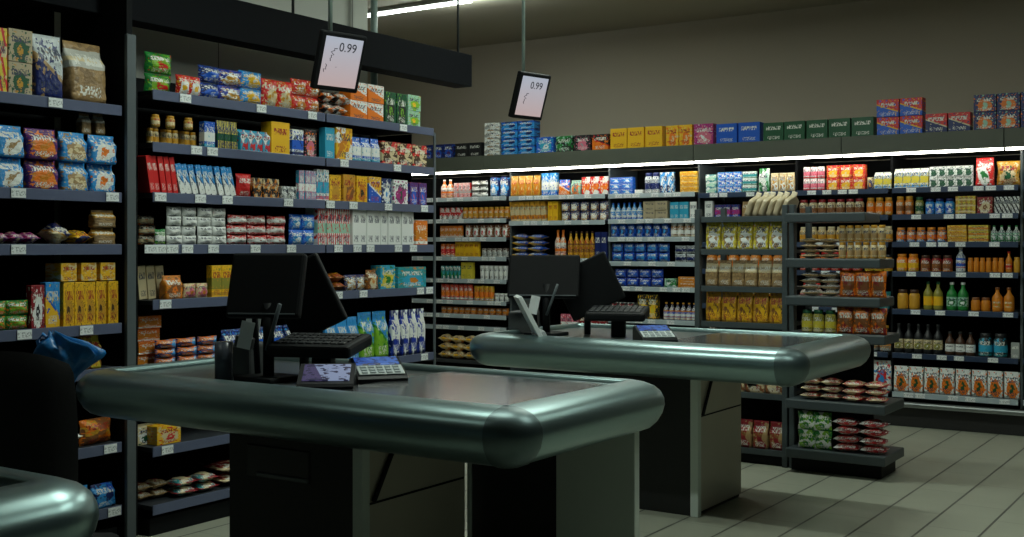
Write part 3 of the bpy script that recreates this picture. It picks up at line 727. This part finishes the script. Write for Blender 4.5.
# bay 6
bk(5,0, 893, 927, 4, 20, 'carton', 'white lemon sky band', 'white and yellow|carton')
bk(5,0, 928, 972, 5, 21, 'box', 'white dgreen grey blob', 'white and green|box', stack=2)
bk(5,0, 974, 993, 1, 29, 'sack', 'red white green blob', 'tall red|sauce_bag')
bk(5,0, 996, 1018, 1, 25, 'pillow', 'gold cream dgreen blob', 'gold and green|pasta_bag')
bk(5,1, 894, 912, 2, 19, 'jar', 'amber brown orange band', 'amber brown|jar', lid='gold')
bk(5,1, 913, 922, 1, 18, 'jar', 'olive dgreen cream band', 'olive green|jar', lid='dgreen')
bk(5,1, 923, 953, 3, 16, 'jar', 'sky blue white blob', 'sky blue|jar', lid='navy')
bk(5,1, 954, 975, 1, 18, 'box', 'lemon gold cream stripe', 'flat yellow|box', stack=3)
bk(5,1, 976, 992, 1, 17, 'box', 'dred cream brown blob', 'dark red|box')
bk(5,1, 993, 1019, 3, 17, 'box', 'white black grey diag', 'white and black|box')
bk(5,2, 894, 945, 5, 15, 'jar', 'brown orange sky band', 'brown labelled|jar', lid='amber')
bk(5,2, 946, 966, 1, 17, 'box', 'yellow gold cream band', 'yellow|box', stack=3)
bk(5,2, 967, 988, 1, 17, 'box', 'lemon amber cream band', 'pale yellow|box', stack=3)
bk(5,2, 989, 1019, 4, 17, 'bottle', 'white mint green band', 'white|bottle', lid='green', lab='white mint green multi')
bk(5,3, 894, 917, 2, 18, 'jar', 'orange yellow gold band', 'orange and yellow|jar', lid='amber')
bk(5,3, 918, 951, 3, 17, 'jar', 'dred brown amber band', 'dark red|jar', lid='dbrown')
bk(5,3, 954, 964, 1, 26, 'bottle', 'silver blue white band', 'silver and blue|bottle', lid='white', lab='white blue red band')
bk(5,3, 966, 1003, 6, 15, 'jar', 'amber orange brown none', 'small amber|jar', lid='amber')
bk(5,3, 1004, 1011, 1, 22, 'bottle', 'amber red orange none', 'red capped|bottle', lid='red', lab='amber red orange band')
bk(5,3, 1012, 1019, 1, 16, 'jar', 'gold orange brown none', 'gold|jar', lid='gold')
bk(5,4, 895, 918, 2, 20, 'jar', 'gold olive amber none', 'oil filled|jar', lid='dbrown')
bk(5,4, 921, 941, 2, 29, 'bottle', 'olive lemon yellow none', 'olive oil|bottle', lid='dgreen', lab='yellow black lemon none')
bk(5,4, 944, 967, 2, 29, 'bottle', 'lgreen green mint none' if False else 'green mint lime none', 'bright green|bottle', lid='white', lab='mint green white blob')
bk(5,4, 969, 989, 2, 14, 'jar', 'amber gold brown none', 'wide amber|jar', lid='brown')
bk(5,4, 990, 1013, 2, 25, 'bottle', 'amber brown gold none', 'amber sauce|bottle', lid='brown', lab='amber gold orange blob')
bk(5,5, 892, 941, 5, 30, 'bottle', 'black grey white none', 'black sauce|bottle', lid='black', lab='cream olive white blob')
bk(5,5, 943, 974, 3, 24, 'bottle', 'dbrown grey white none', 'squat dark|bottle', lid='black', lab='white grey black text')
bk(5,5, 976, 1006, 2, 24, 'jar', 'black cyan teal band', 'teal labelled|jar', lid='black')
bk(5,5, 1010, 1019, 1, 16, 'box', 'grey white black text', 'grey|box')
bk(5,6, 892, 1019, 8, 27, 'sack', 'white orange dgreen blob', 'white orange-spotted|sugar_bag')
# bay 7
for k, (n_, h_, kd, sp, lk) in enumerate([(5, 18, 'box', 'blue white sky multi', 'blue|box'), (6, 17, 'jar', 'amber gold cream band', 'amber|jar'), (6, 17, 'box', 'yellow cream gold band', 'yellow|box'),
        (7, 17, 'jar', 'orange brown cream band', 'orange|jar'), (6, 26, 'bottle', 'amber gold cream band', 'amber|bottle'), (6, 26, 'bottle', 'black cream grey band', 'black|bottle'), (5, 24, 'sack', 'white green orange multi', 'white|sugar_bag')]):
    bk(6,k, 1025, 1130, n_, h_, kd, sp, lk)
# boxes on the canopy
TB = Bay('canopy top', 'B', 9.44)
def top(*a, **kw): row(TB, 'wall shelving', 2.346, *a, **kw)
top(421, 451, 3, 14, 'box', 'navy blue purple blob', 'navy|tea_box')
top(453, 480, 2, 14, 'box', 'black cream dbrown text', 'black|tea_box')
top(482, 498, 1, 33, 'box', 'white tan grey multi', 'pale grey|tea_box', stack=4)
top(499, 533, 2, 33, 'box', 'blue sky navy multi', 'blue|noodle_box', stack=4)
top(534, 552, 1, 16, 'box', 'blue cyan white blob', 'single blue|noodle_box')
top(554, 571, 1, 16, 'box', 'black mint green multi', 'black and mint|tea_box')
top(572, 589, 1, 16, 'box', 'black pink grey blob', 'black and pink|tea_box')
top(590, 607, 1, 16, 'box', 'black orange red half', 'black and orange|tea_box')
top(608, 661, 3, 21, 'box', 'yellow gold red text', 'yellow|cracker_box', gap=.93)
top(664, 691, 2, 21, 'box', 'yellow orange cream blob', 'yellow and orange|cracker_box', gap=.93)
top(692, 712, 1, 21, 'box', 'magenta pink white blob', 'magenta|cracker_box')
top(714, 759, 2, 20, 'box', 'blue white navy text', 'blue and white|cracker_box', gap=.93)
top(761, 873, 5, 19, 'box', 'dgreen green white text', 'dark green|cracker_box', gap=.94)
top(875, 922, 2, 36, 'box', 'red blue yellow half', 'red and blue|wafer_box', stack=2)
top(924, 970, 2, 19, 'box', 'red navy cream half', 'red and navy|wafer_box')
top(972, 1044, 3, 36, 'box', 'navy orange mint blob', 'navy and orange|wafer_box', stack=2)

# ------------------------------------------------------------------ free-standing rack in the middle
YR = 7.32
rk = empty('display_rack', (0, 0, 0), 0, 'grey two-bay display rack standing on the floor before the wall shelving', 'display rack')
RL = Bay('display rack', 'B', YR); RR = Bay('display rack', 'B', 7.18)
xl, xm, xr = xy(698, YR), xy(786, YR), xy(885, 7.18)
M_RK = plain('grey_rack_steel', (.055,.07,.076), .4, var=.1)
for px, z1 in ((697.5, 1.70), (785, 1.72)):
    x = xy(px, YR); MB().box(x-.018, x+.018, YR-.01, YR+.04, 0, z1, .003).obj('upright', M_RK, rk)
x = xy(792, YR); MB().box(x-.016, x+.018, YR-.01, YR+.04, 0, 1.72, .003).obj('upright', M_RK, rk)
for x in (xl, xm):
    MB().box(x-.018, x+.018, 7.74, 7.78, 0, 1.72, .003).obj('upright', M_RK, rk)
MB().box(xl, xm, 7.745, 7.76, 0.1, 1.1).obj('back_panel', M_BACK, rk)
MB().box(xm+.03, xr-.2, 7.62, 7.64, 0.1, .9).obj('back_panel', M_BACK, rk)
ZRL = [1.645, 1.425, 1.175, .935, .47, .10]; ZRR = [1.66, 1.37, 1.13, .90, .47, .155]
for k, z in enumerate(ZRL): shelf_board(rk, RL, xl+.02, xm-.02, z, .45, .035, M_RK)
for k, z in enumerate(ZRR):
    o = MB().box(xm+.045, xr-(.12 if k == 0 else (.03 if k in (1, 2) else 0)), 7.18, 7.50 if k < 4 else 7.62, z-.06, z, .008).obj('shelf', M_RK, rk)
MB().box(xm+.05, xr-.05, 7.28, 7.6, .0, .095, .004).obj('foot', M_BLK, rk); MB().box(xl, xm, 7.35, 7.7, 0, .08, .004).obj('foot', M_BLK, rk)
shn = ['top shelf', 'second shelf', 'third shelf', 'fourth shelf', 'fifth shelf', 'bottom shelf']
def rl(k, *a, **kw): row(RL, shn[k], ZRL[k], *a, **kw)
def rr_(k, *a, **kw): row(RR, shn[k], ZRR[k], *a, **kw)
for i in range(6):
    place('sack', 'paper_bag', [pack('beige tan grey none')], (xy(749+i*7, YR+.12), YR+.16+.01*(i % 2), 1.646), 0, .038, .2, .17,
          f'greyish leaning paper bag, {ORD[i]} of six from left, top of display rack', 'paper bags on top of the rack', i % 3, .35)
rl(1, 703, 783, 5, 29, 'sack', 'lemon white tan food', 'yellow and white|bread_bag')
rl(2, 703, 783, 6, 27, 'sack', 'tan cream beige seal', 'tan and cream|bread_bag')
rl(3, 703, 783, 5, 32, 'sack', 'gold yellow brown food', 'golden|bread_bag')
rl(4, 703, 783, 4, 26, 'sack', 'dred brown cream multi', 'dark red|bread_bag')
rl(5, 703, 783, 5, 28, 'sack', 'brown tan dred multi', 'brown|bread_bag')
rr_(1, 798, 834, 2, 20, 'flat', 'cream tan beige band', 'cream|wrap_pack', stack=4)
rr_(1, 836, 884, 6, 34, 'jar', 'cream tan gold band', 'cream|jar', stack=2, lid='gold')
rr_(2, 798, 836, 2, 24, 'flat', 'white tan cream band', 'white and tan|wrap_pack', stack=4)
rr_(2, 838, 884, 3, 27, 'pillow', 'orange dred brown food', 'orange|snack_bag')
rr_(3, 798, 833, 3, 23, 'jar', 'olive lemon cream band', 'olive and lemon|jar', lid='dgreen')
rr_(3, 835, 884, 3, 27, 'pillow', 'dred orange brown multi', 'red and orange|snack_bag')
rr_(4, 798, 838, 2, 22, 'flat', 'brown cream dred multi', 'brown and cream|snack_bag', stack=3)
rr_(4, 840, 884, 2, 22, 'flat', 'dred red cream multi', 'deep red|snack_bag', stack=3)
rr_(5, 796, 828, 2, 38, 'pillow', 'green lime white multi', 'green|snack_bag', stack=2)
rr_(5, 830, 884, 2, 34, 'flat', 'red white dred multi', 'red and white|sweet_bag', stack=4)

# ------------------------------------------------------------------ checkout counters
ZT = .95
def rim_mesh(x0, x1, y0, y1, radii, prof, seg=7):
    """sweep the bumper profile (offset outward, z) round a rectangle; radii per corner: (x1y0, x1y1, x0y1, x0y0)"""
    path = []
    cs = [((x1, y0), -PI/2, radii[0]), ((x1, y1), 0, radii[1]), ((x0, y1), PI/2, radii[2]), ((x0, y0), PI, radii[3])]
    for (cx, cy), a0, r in cs:
        sx = 1 if cx == x1 else -1; sy = 1 if cy == y1 else -1
        ox, oy = cx-sx*r, cy-sy*r
        for i in range(seg+1):
            a = a0+PI/2*i/seg; path.append((ox, oy, math.cos(a), math.sin(a), r))
    vs = []; fs = []; n = len(prof)
    for ox, oy, ca, sa, r in path:
        for o, z in prof: vs.append(Vector((ox+ca*(r+o), oy+sa*(r+o), z)))
    m = len(path)
    for i in range(m):
        for k in range(n): fs.append([i*n+k, ((i+1) % m)*n+k, ((i+1) % m)*n+(k+1) % n, i*n+(k+1) % n])
    return vs, fs
PROF = [(-.045, -.175), (-.05, -.02), (-.047, -.003), (-.038, .004), (.0, .003), (.035, -.004), (.066, -.016), (.088, -.034), (.100, -.058), (.102, -.082), (.094, -.112), (.076, -.142), (.050, -.165), (.015, -.178)]
def counter(name, x0, x1, y0, y1, base, label, rear=None, endlight=True):
    """x0..x1, y0..y1: centre line of the bumper; base: (xa, xb, ya, yb)"""
    t = empty(name, ((x0+x1)/2, (y0+y1)/2, 0), 0, label, 'checkout counter', 'checkout counters'); ox, oy = (x0+x1)/2, (y0+y1)/2
    P = lambda m: [setattr(m, 'v', [v-Vector((ox, oy, 0)) for v in m.v]), m][1]
    prof = [(o, ZT+z) for o, z in PROF]
    v, f = rim_mesh(x0, x1, y0, y1, (.025, .07, .09, .09), prof); m = MB().add(v, f)
    P(m).obj('bumper', M_ALU, t, True)
    # dark cap over the customer corner
    seg = 6; vs = []; fs = []; r = .025; n = len(prof); PP = [(o+(.003 if o > -.03 else 0), z+(.003 if z > ZT-.1 else -.003)) for o, z in prof]
    st = [(x1-.028, y0+r, 0, -1, r)]+[(x1-r, y0+r, math.cos(-PI/2+PI/2*i/7), math.sin(-PI/2+PI/2*i/7), r) for i in range(8)]+[(x1-r, y0+.028, 1, 0, r)]
    for ax, ay, ca, sa, rr in st:
        for o, z in PP: vs.append(Vector((ax+ca*(rr+o), ay+sa*(rr+o), z)))
    for i in range(len(st)-1):
        for k in range(n): fs.append([i*n+k, (i+1)*n+k, (i+1)*n+(k+1) % n, i*n+(k+1) % n])
    P(MB().add(vs, fs)).obj('corner_cap', M_CAP, t, True)
    # top deck
    xs = x0+(x1-x0)*.58
    P(MB().box(x0-.02, xs, y0-.02, y1+.02, ZT-.06, ZT-.02)).obj('steel_deck', plain('dull_steel_deck', (.10,.115,.115), .28, .6, var=.1), t)
    P(MB().box(xs, x1+.02, y0+.02, y1-.07, ZT-.06, ZT-.008, .008)).obj('conveyor_belt', M_BELT, t)
    P(MB().box(xs, x1+.02, y1-.07, y1+.03, ZT-.06, ZT-.03)).obj('side_channel', M_BLK, t)
    P(MB().box(x0+.02, x1-.02, y0+.02, y1-.02, ZT-.16, ZT-.065)).obj('under_tray', M_BLK, t)
    xa, xb, ya, yb_ = base; zt = ZT-.165
    P(MB().box(xa, xb-.012, ya, yb_, .0, zt, .003)).obj('cabinet', M_CABB, t)
    P(MB().box(xb-.012, xb, ya+.004, yb_, .02, zt, .002)).obj('end_panel', M_CABG, t)
    P(MB().box(xb-.035, xb+.012, ya-.012, ya+.03, 0, zt, .004)).obj('corner_post', M_PANEL, t)
    if rear: P(MB().tube([(xb+.03, yb_-.01, 0), (xb+.03, yb_-.01, zt)], .010, 8)).obj('support_pole', M_PANEL, t, True)
    # recess with a handle line on the front
    hp = P(MB().box(xa+.1, xa+.42, ya-.006, ya+.004, .58, .70, .004)).obj('drawer_front', plain('black_drawer', (.014,.015,.016), .4), t)
    P(MB().box(xa+.16, xa+.42, ya-.014, ya-.004, .585, .60, .003)).obj('handle', M_POST, hp)
    # seam on end panel
    P(MB().box(xb-.002, xb+.002, ya+.02, yb_-.01, .528, .536)).obj('panel_seam', M_BLK, t)
    P(MB().box(xb, xb+.016, ya+.26, ya+.34, .725, .755, .004)).obj('latch', M_BLK, t)
    P(MB().tube([(xb+.012, ya+.05, .54), (xb+.012, ya+.20, .775)], .009, 8)).obj('brace', M_BLK, t, True)
    P(MB().tube([(xb+.015, yb_-.16, .775), (xb+.06, yb_-.03, .66), (xb+.10, yb_-.02, .66)], .013, 8)).obj('brace', M_BLK, t, True)
    P(MB().tube([(xb+.06, yb_-.03, .64), (xb+.13, yb_-.0, .74), (xb+.15, yb_+.0, zt+.03)], .009, 8)).obj('brace', M_STEEL, t, True)
    if rear:
        ra, rb, ry = rear
        P(MB().box(ra, rb, ry, ry+.04, .03, zt+.02, .004)).obj('rear_panel', M_PANEL, t)
        P(MB().box(xb+.0, ra-.004, ry+.02, ry+.05, .03, zt+.02)).obj('opening_shade_sheet', M_CABB, t)  # black sheet standing in for the shade of the open gap
        P(MB().lathe([(.05, 0), (.05, .015), (.02, .03), (.02, .05)], 14, Matrix.Translation((rb-.05, ry+.02, 0)))).obj('levelling_foot', M_BLK, t, True)
    return t
C1 = (-3.98, -1.97, 2.96, 3.86)
counter('checkout_counter', *C1, (-3.37, -2.70, 3.12, 3.74), 'checkout counter with two lit payment terminals, nearest whole counter', rear=(-2.29, -1.955, 3.76))
C2 = (-3.80, -1.99, 5.42, 6.50)
counter('checkout_counter', *C2, (-3.3, -2.60, 5.72, 6.33), 'farther checkout counter, standing before the display rack')
C3 = (-4.3, -2.16, .55, 1.53)
counter('checkout_counter', *C3, (-3.6, -2.75, .7, 1.4), 'checkout counter cut by the lower left picture corner')

# ---- point of sale equipment
def screen_mat(name, c1, c2, es):
    t = NT(name); v, x, y, z = t.coords('Generated')
    s = t.math('GREATER_THAN', t.math('ADD', t.math('MULTIPLY', x, 1.0), t.math('MULTIPLY', y, .25)), .45); nz = t.noise(t.scaled(v, 6, 8, 1, 2), 1, 1)
    col = t.mix(s, c4(c1), c4(c2)); col = t.mix(t.math('GREATER_THAN', nz, .58), col, (.03,.03,.08,1))
    t.put(t.b.inputs['Emission Color'], col); t.b.inputs['Emission Strength'].default_value = es; t.b.inputs['Base Color'].default_value = (.02,.02,.03,1); t.b.inputs['Roughness'].default_value = .2; return t.m
M_SCA = screen_mat('lit_terminal_screen', (.10,.08,.2), (.40,.50,.75), .45)
M_SCB = screen_mat('lit_blue_screen', (.05,.15,.6), (.10,.25,.75), .5)
M_KEY = plain('pale_keypad', (.48,.54,.54), .4); M_PAPER = plain('white_paper', (.62,.66,.66), .6)
def card_terminal(x, y, z, rz, w, l, label, screen, keypad):
    t = empty('payment_terminal', (x, y, z), rz, label, 'payment terminal')
    # wedge body, higher at the back; screen faces up and to the front
    pr = [(-l/2, 0), (l/2, 0), (l/2, .075), (l/2-.03, .088), (-l/2+.01, .032), (-l/2, .022)]
    M = Matrix(((0, 0, w, -w/2), (1, 0, 0, 0), (0, 1, 0, 0), (0, 0, 0, 1)))
    m = MB().prism(pr, M); m.obj('body', M_BLKG, t)
    s = math.atan2(.056, l-.04); R4 = Matrix.Translation((0, -l/2+.01, .033)) @ Matrix.Rotation(s, 4, 'X')
    L = math.hypot(.056, l-.04)
    if keypad:
        MB().box(-w*.44, w*.44, L*.56, L*.96, 0, .004, .001, R4).obj('screen', screen, t)
        k = MB().box(-w*.46, w*.46, L*.04, L*.5, 0, .005, .002, R4).obj('keypad', M_KEY, t)
        kb = MB()
        for i in range(5):
            for j in range(3): kb.box(-w*.40+i*w*.165, -w*.40+i*w*.165+w*.12, L*.08+j*L*.135, L*.08+j*L*.135+L*.09, .005, .009, .001, R4)
        kb.obj('keys', plain('grey_keys', (.30,.35,.36), .5), k)
    else:
        MB().box(-w*.42, w*.42, L*.12, L*.9, 0, .004, .001, R4).obj('screen', screen, t)
    return t
def pos(x, y, full=True, wa=.15, wb=.12, bx=-.07, by=.27, zl=.355):
    """till screens on columns; x, y = foot of the main column"""
    w1 = 'nearer' if full else 'farther'
    t = empty('till_monitor', (x, y, ZT-.02), 0, f'black till screen on a forked column, seen from behind, on the {w1} counter', 'till screen')
    MB().box(-.10, .10, -.09, .09, 0, .02, .006).obj('base', M_BLK, t)
    Rp = Matrix.Translation((-.05, -.085, .10)) @ Matrix.Rotation(math.radians(30), 4, 'Z') @ Matrix.Rotation(math.radians(12), 4, 'Y')
    MB().box(-.026, .026, -.023, -.021, .03, .135, 0, Rp).obj('paper_slip', M_PAPER, t)
    MB().box(-.04, .03, -.02, .02, .03, .075, .006, Rp).obj('scanner_head', plain('charcoal_plastic', (.05,.055,.055), .5), t)
    MB().tube([(0, 0, .02), (0, 0, .30)], .022, 12).obj('column', M_BLK, t, True)
    R4 = Matrix.Translation((-.03, .02, zl+.01)) @ Matrix.Rotation(math.radians(24), 4, 'Z') @ Matrix.Rotation(math.radians(-18), 4, 'X')
    MB().box(-wa, wa, -.022, .022, -.13, .13, .012, R4).obj('screen_housing', M_BLK, t)
    MB().box(-wa+.015, wa-.015, .022, .026, -.115, .115, .001, R4).obj('screen', M_BLKG, t)
    MB().box(-wa+.015, wa-.015, -.026, -.022, -.122, -.116, .001, R4).obj('bezel_line', M_POST, t)
    MB().tube([(-.09, .03, .02), (-.10, .02, .30)], .012, 10).obj('side_arm', M_BLK, t, True)
    MB().tube([(.02, -.03, .12), (.10, -.04, .30)], .008, 8).obj('strut', M_POST, t, True)
    t2 = empty('customer_display', (x+bx, y+by, ZT-.02), 0, f'slanting black customer display beside the till screen, {w1} counter', 'customer display')
    MB().tube([(0, 0, 0), (0, 0, .22)], .02, 10).obj('column', M_BLK, t2, True)
    R5 = Matrix.Translation((0, 0, zl-.03)) @ Matrix.Rotation(math.radians(28), 4, 'Z') @ Matrix.Rotation(math.radians(-26), 4, 'Y')
    MB().box(-wb, wb, -.02, .02, -.17, .13, .01, R5).obj('display_housing', M_BLK, t2)
    MB().box(-wb+.01, wb-.01, .02, .023, -.16, .12, .001, R5).obj('screen', M_BLKG, t2)
    # raised keyboard tray
    t3 = empty('till_keyboard', (x+(.15 if full else .40), y+.13, ZT-.02), math.radians(20), f'wide black keyboard raised on a stand, {w1} counter', 'keyboard')
    MB().box(-.04, .04, .0, .06, 0, .12, .006).obj('stand', M_BLK, t3)
    R6 = Matrix.Translation((0, 0, .11)) @ Matrix.Rotation(math.radians(7), 4, 'X')
    MB().box(-.17, .17, -.13, .13, 0, .05, .014, R6).obj('housing', M_BLK, t3)
    kb = MB()
    for i in range(9):
        for j in range(4): kb.box(-.15+i*.033, -.15+i*.033+.026, -.10+j*.05, -.10+j*.05+.036, .05, .056, .002, R6)
    kb.obj('keys', plain('dark_keys', (.02,.022,.024), .45), t3)
    # receipt printer
    t4 = empty('receipt_printer', (x-.22, y+.10, ZT-.02), math.radians(12), f'dark receipt printer with pale paper, left part of the {w1} counter', 'printer')
    MB().box(-.07, .07, -.09, .09, 0, .13, .012).obj('body', plain('charcoal_plastic', (.05,.055,.055), .5), t4)
    R7 = Matrix.Translation((0, .02, .13)) @ Matrix.Rotation(math.radians(-14), 4, 'X')
    MB().box(-.035, .035, -.001, .001, -.01, .12, 0, R7).obj('paper', M_PAPER, t4)
    return t
pos(-3.26, 3.22)
card_terminal(-2.875, 3.13, ZT-.02, math.radians(38), .20, .20, 'black payment terminal with a lit violet screen, on the nearer counter', M_SCA, False)
card_terminal(-2.88, 3.42, ZT-.02, math.radians(52), .19, .20, 'payment terminal with blue screen and pale keypad, on the nearer counter', M_SCB, True)
tk = MB().tube([(-3.40, 3.12, ZT-.018), (-3.40, 3.12, ZT+.13)], .035, 14).obj('roll_holder', plain('smoky_plastic', (.06,.07,.09), .25), None, True)
tag(tk, 'short dark cylinder of till rolls standing beside the till screen', 'roll holder')
pos(-3.56, 5.74, False, .21, .17, .16, .20, .33)
card_terminal(-2.80, 5.62, ZT-.02, math.radians(42), .19, .22, 'payment terminal with pale keypad on the farther counter', M_SCB, True)
# white leaning folder on counter 2
xw = -3.46; yw = 5.51
R8 = Matrix.Translation((xw, yw, ZT-.02)) @ Matrix.Rotation(math.radians(40), 4, 'Z') @ Matrix.Rotation(math.radians(-28), 4, 'Y')
t = empty('menu_holder', (0, 0, 0), 0, 'white leaning card holder standing on the farther counter', 'card holder')
MB().box(-.012, .012, -.12, .12, 0, .27, .003, R8).obj('board', M_PAPER, t)
MB().box(-.02, .035, -.10, .10, 0, .04, .003, R8).obj('pocket', plain('pale_grey_plastic', (.35,.38,.38), .4), t)

# ---- price monitors hung on rods
def hung_screen(px, X, zc, tilt, label, rl, text):
    Y = yx(px, X); t = empty('hanging_price_screen', (X, Y, zc), 0, label, 'hanging screen', 'price screens hung from the ceiling')
    R9 = Matrix.Rotation(math.radians(-12), 4, 'Z') @ Matrix.Rotation(math.radians(tilt), 4, 'Y')
    MB().box(-.02, .016, -.135, .135, -.145, .145, .008, R9).obj('housing', M_BLK, t)
    MB().box(-.045, -.018, -.09, .09, -.1, .07, .01, R9).obj('back_box', M_BLK, t)
    ts = NT('lit_price_screen_'+text[1]); v, x_, y_, z_ = ts.coords('Generated')
    col = ts.mix(ts.math('MULTIPLY', ts.math('SUBTRACT', 1.0, z_), .7), (.62,.68,.80,1), (.80,.52,.45,1))
    ts.put(ts.b.inputs['Emission Color'], col); ts.b.inputs['Emission Strength'].default_value = .62; ts.b.inputs['Base Color'].default_value = (.02,.02,.02,1)
    s = MB().box(.016, .018, -.112, .112, -.122, .122, 0, R9).obj('screen', ts.m, t)
    MB().tube([(-.03, -.03, .10), (-.03, -.03, CEIL-zc)], .011 if rl else .009, 10).obj('rod', M_RODL, t, True)
    mt = plain('black_ink', (.01,.012,.02), .6)
    for (tx, size, dy, dz, rot) in text[0]:
        if tx[0] == '~':      # handwriting too blurred to read
            rs = random.Random(len(tx)*7+int(size*1000)); n_ = len(tx)*3; mbs = MB()
            mbs.tube([(i*size*.22+rs.uniform(-.1, .1)*size, (rs.uniform(.1, .9) if i % 2 else rs.uniform(-.1, .35))*size, 0) for i in range(n_)], size*.055, 5)
            o = mbs.obj('lettering', mt, s); o.matrix_local = R9 @ Matrix.Translation((.0190, dy, dz)) @ Matrix.Rotation(PI/2, 4, 'Z') @ Matrix.Rotation(PI/2, 4, 'X') @ Matrix.Rotation(rot, 4, 'Z')
            continue
        cu = bpy.data.curves.new('lettering', 'FONT'); cu.body = tx; cu.size = size; cu.extrude = .0004; cu.materials.append(mt)
        tmp = bpy.data.objects.new('lettering', cu); C.objects.link(tmp); bpy.context.view_layer.update()
        me = bpy.data.meshes.new_from_object(tmp.evaluated_get(bpy.context.evaluated_depsgraph_get())); bpy.data.objects.remove(tmp)
        if not me.materials: me.materials.append(mt)
        o = bpy.data.objects.new('lettering', me); C.objects.link(o); o.parent = s
        o.matrix_local = R9 @ Matrix.Translation((.0190, dy, dz)) @ Matrix.Rotation(PI/2, 4, 'Z') @ Matrix.Rotation(PI/2, 4, 'X') @ Matrix.Rotation(rot, 4, 'Z')
    return t
hung_screen(339, -3.9, 2.365, 18, 'tilted price screen hung before the black beam', True,
    ([('0.99', .062, -.028, .055, 0), ('~~~', .040, -.060, .0, 1.25), ('~~', .034, -.095, -.055, .9), ('~', .02, -.03, -.03, 0)], 'a'))
hung_screen(530, -3.9, 2.385, 18, 'tilted price screen hung on a pale rod before the beige wall', True,
    ([('0.99', .062, -.035, .05, 0), ('~~~', .04, -.055, -.05, 1.3)], 'b'))

# ---- cashier chair with a blue plastic bag
ch = empty('cashier_chair', (-3.13, 2.06, 0), math.radians(36), 'black high-backed cashier chair standing between two counters', 'chair')
def chair_back():
    vs = []; fs = []; n = 12; m = 10
    for s in (0, 1):
        for j in range(m+1):
            for i in range(n+1):
                x = i/n*2-1; z = j/m*2-1; k = (1-abs(x)**5)**.2*(1-abs(z)**5)**.2 if abs(x) < 1 and abs(z) < 1 else 0
                X = x*.25*(1-.12*max(0, z)**2*0-.10*abs(z)**3); th = .045*k
                vs.append((X*(1 if True else 0), (-th if s == 0 else th)+.03*x*x, .50+.66*(j/m) - (.04*abs(x)**3 if j == m else 0)))
    c = (n+1)*(m+1)
    for s in (0, 1):
        for j in range(m):
            for i in range(n):
                a = s*c+j*(n+1)+i; q = [a, a+1, a+n+2, a+n+1]; fs.append(q if s == 0 else q[::-1])
    return vs, fs
M_FAB = plain('black_fabric', (.007,.008,.009), .9, bump=.2, nscale=60)
v, f = chair_back(); v = [Vector(q)+Vector((0, -.24, 0)) for q in v]; MB().add(v, f).obj('backrest', M_FAB, ch, True)
MB().box(-.24, .24, -.20, .26, .46, .54, .03).obj('seat', M_FAB, ch)
MB().box(-.03, .03, -.29, -.25, .40, .62, .008).obj('back_bracket', M_BLK, ch)
MB().box(-.03, .03, -.28, .0, .42, .455, .008).obj('seat_bracket', M_BLK, ch)
MB().tube([(0, 0, .09), (0, 0, .46)], .028, 12).obj('gas_column', M_BLK, ch, True)
for k in range(5):
    a = 2*PI*k/5; lg = MB().tube([(0, 0, .10), (.30*math.cos(a), .30*math.sin(a), .065)], [.026, .016], 8).obj('leg', M_BLK, ch, True)
    M = Matrix.Translation((.30*math.cos(a), .30*math.sin(a), .028)) @ Matrix.Rotation(a, 4, 'Z') @ Matrix.Rotation(PI/2, 4, 'X') @ Matrix.Translation((0, 0, -.02))
    MB().lathe([(.020, 0), (.027, .006), (.027, .034), (.020, .04)], 14, M).obj('caster', M_RUB, lg, True)
# blue bag: crumpled film hanging from the chair top
def crumpled(w, d, h, seed):
    rr = random.Random(seed); ph = [rr.uniform(0, 6) for _ in range(8)]; vs = []; fs = []; n = 36; m = 22
    key = [(0, .10), (.2, .18), (.4, .32), (.55, .72), (.72, 1.0), (.82, .85), (.9, .35), (1, .12)]
    for j in range(m+1):
        z = j/m
        for (a0, r0), (a1, r1) in zip(key, key[1:]):
            if a0 <= z <= a1: r = r0+(r1-r0)*(z-a0)/(a1-a0); break
        cx = -.30*w*max(0, (z-.72)/.28)**1.2
        for k in range(n):
            a = 2*PI*k/n; q = 1+.24*math.sin(3*a+ph[0]+6*z)+.18*math.sin(7*a+ph[1]-7*z)+.12*math.sin(12*a+ph[2]+11*z)
            vs.append(Vector((cx+math.cos(a)*w/2*r*q, math.sin(a)*d/2*r*q, h*z+.012*math.sin(5*a+ph[3]))))
    for j in range(m):
        for k in range(n): fs.append([j*n+k, j*n+(k+1) % n, (j+1)*n+(k+1) % n, (j+1)*n+k])
    fs.append(list(range(n))[::-1]); fs.append([m*n+k for k in range(n)])
    return vs, fs
M_BAG = plain('blue_plastic_film', (.02,.22,.60), .32, var=.5, nscale=18, bump=.6)
v, f = crumpled(.16, .10, .19, 5); ob = MB().add(v, f).obj('plastic_bag', M_BAG, None, True); ob.location = (-2.98, 2.13, 1.0); ob.rotation_euler = (0, 0, math.radians(33))
tag(ob, 'crumpled blue plastic bag hanging on the corner of the black chair', 'plastic bag')
hd = MB().tube([(-.05, 0, .17), (-.075, 0, .19), (-.09, .0, .17), (-.08, 0, .13)], .006, 8).obj('handle', M_BAG, ob, True)

dup = [k for k, v in USED.items() if v > 1]
if dup: print('DUPLICATE LABELS', dup)
print('PRODUCTS', sum(USED.values()))
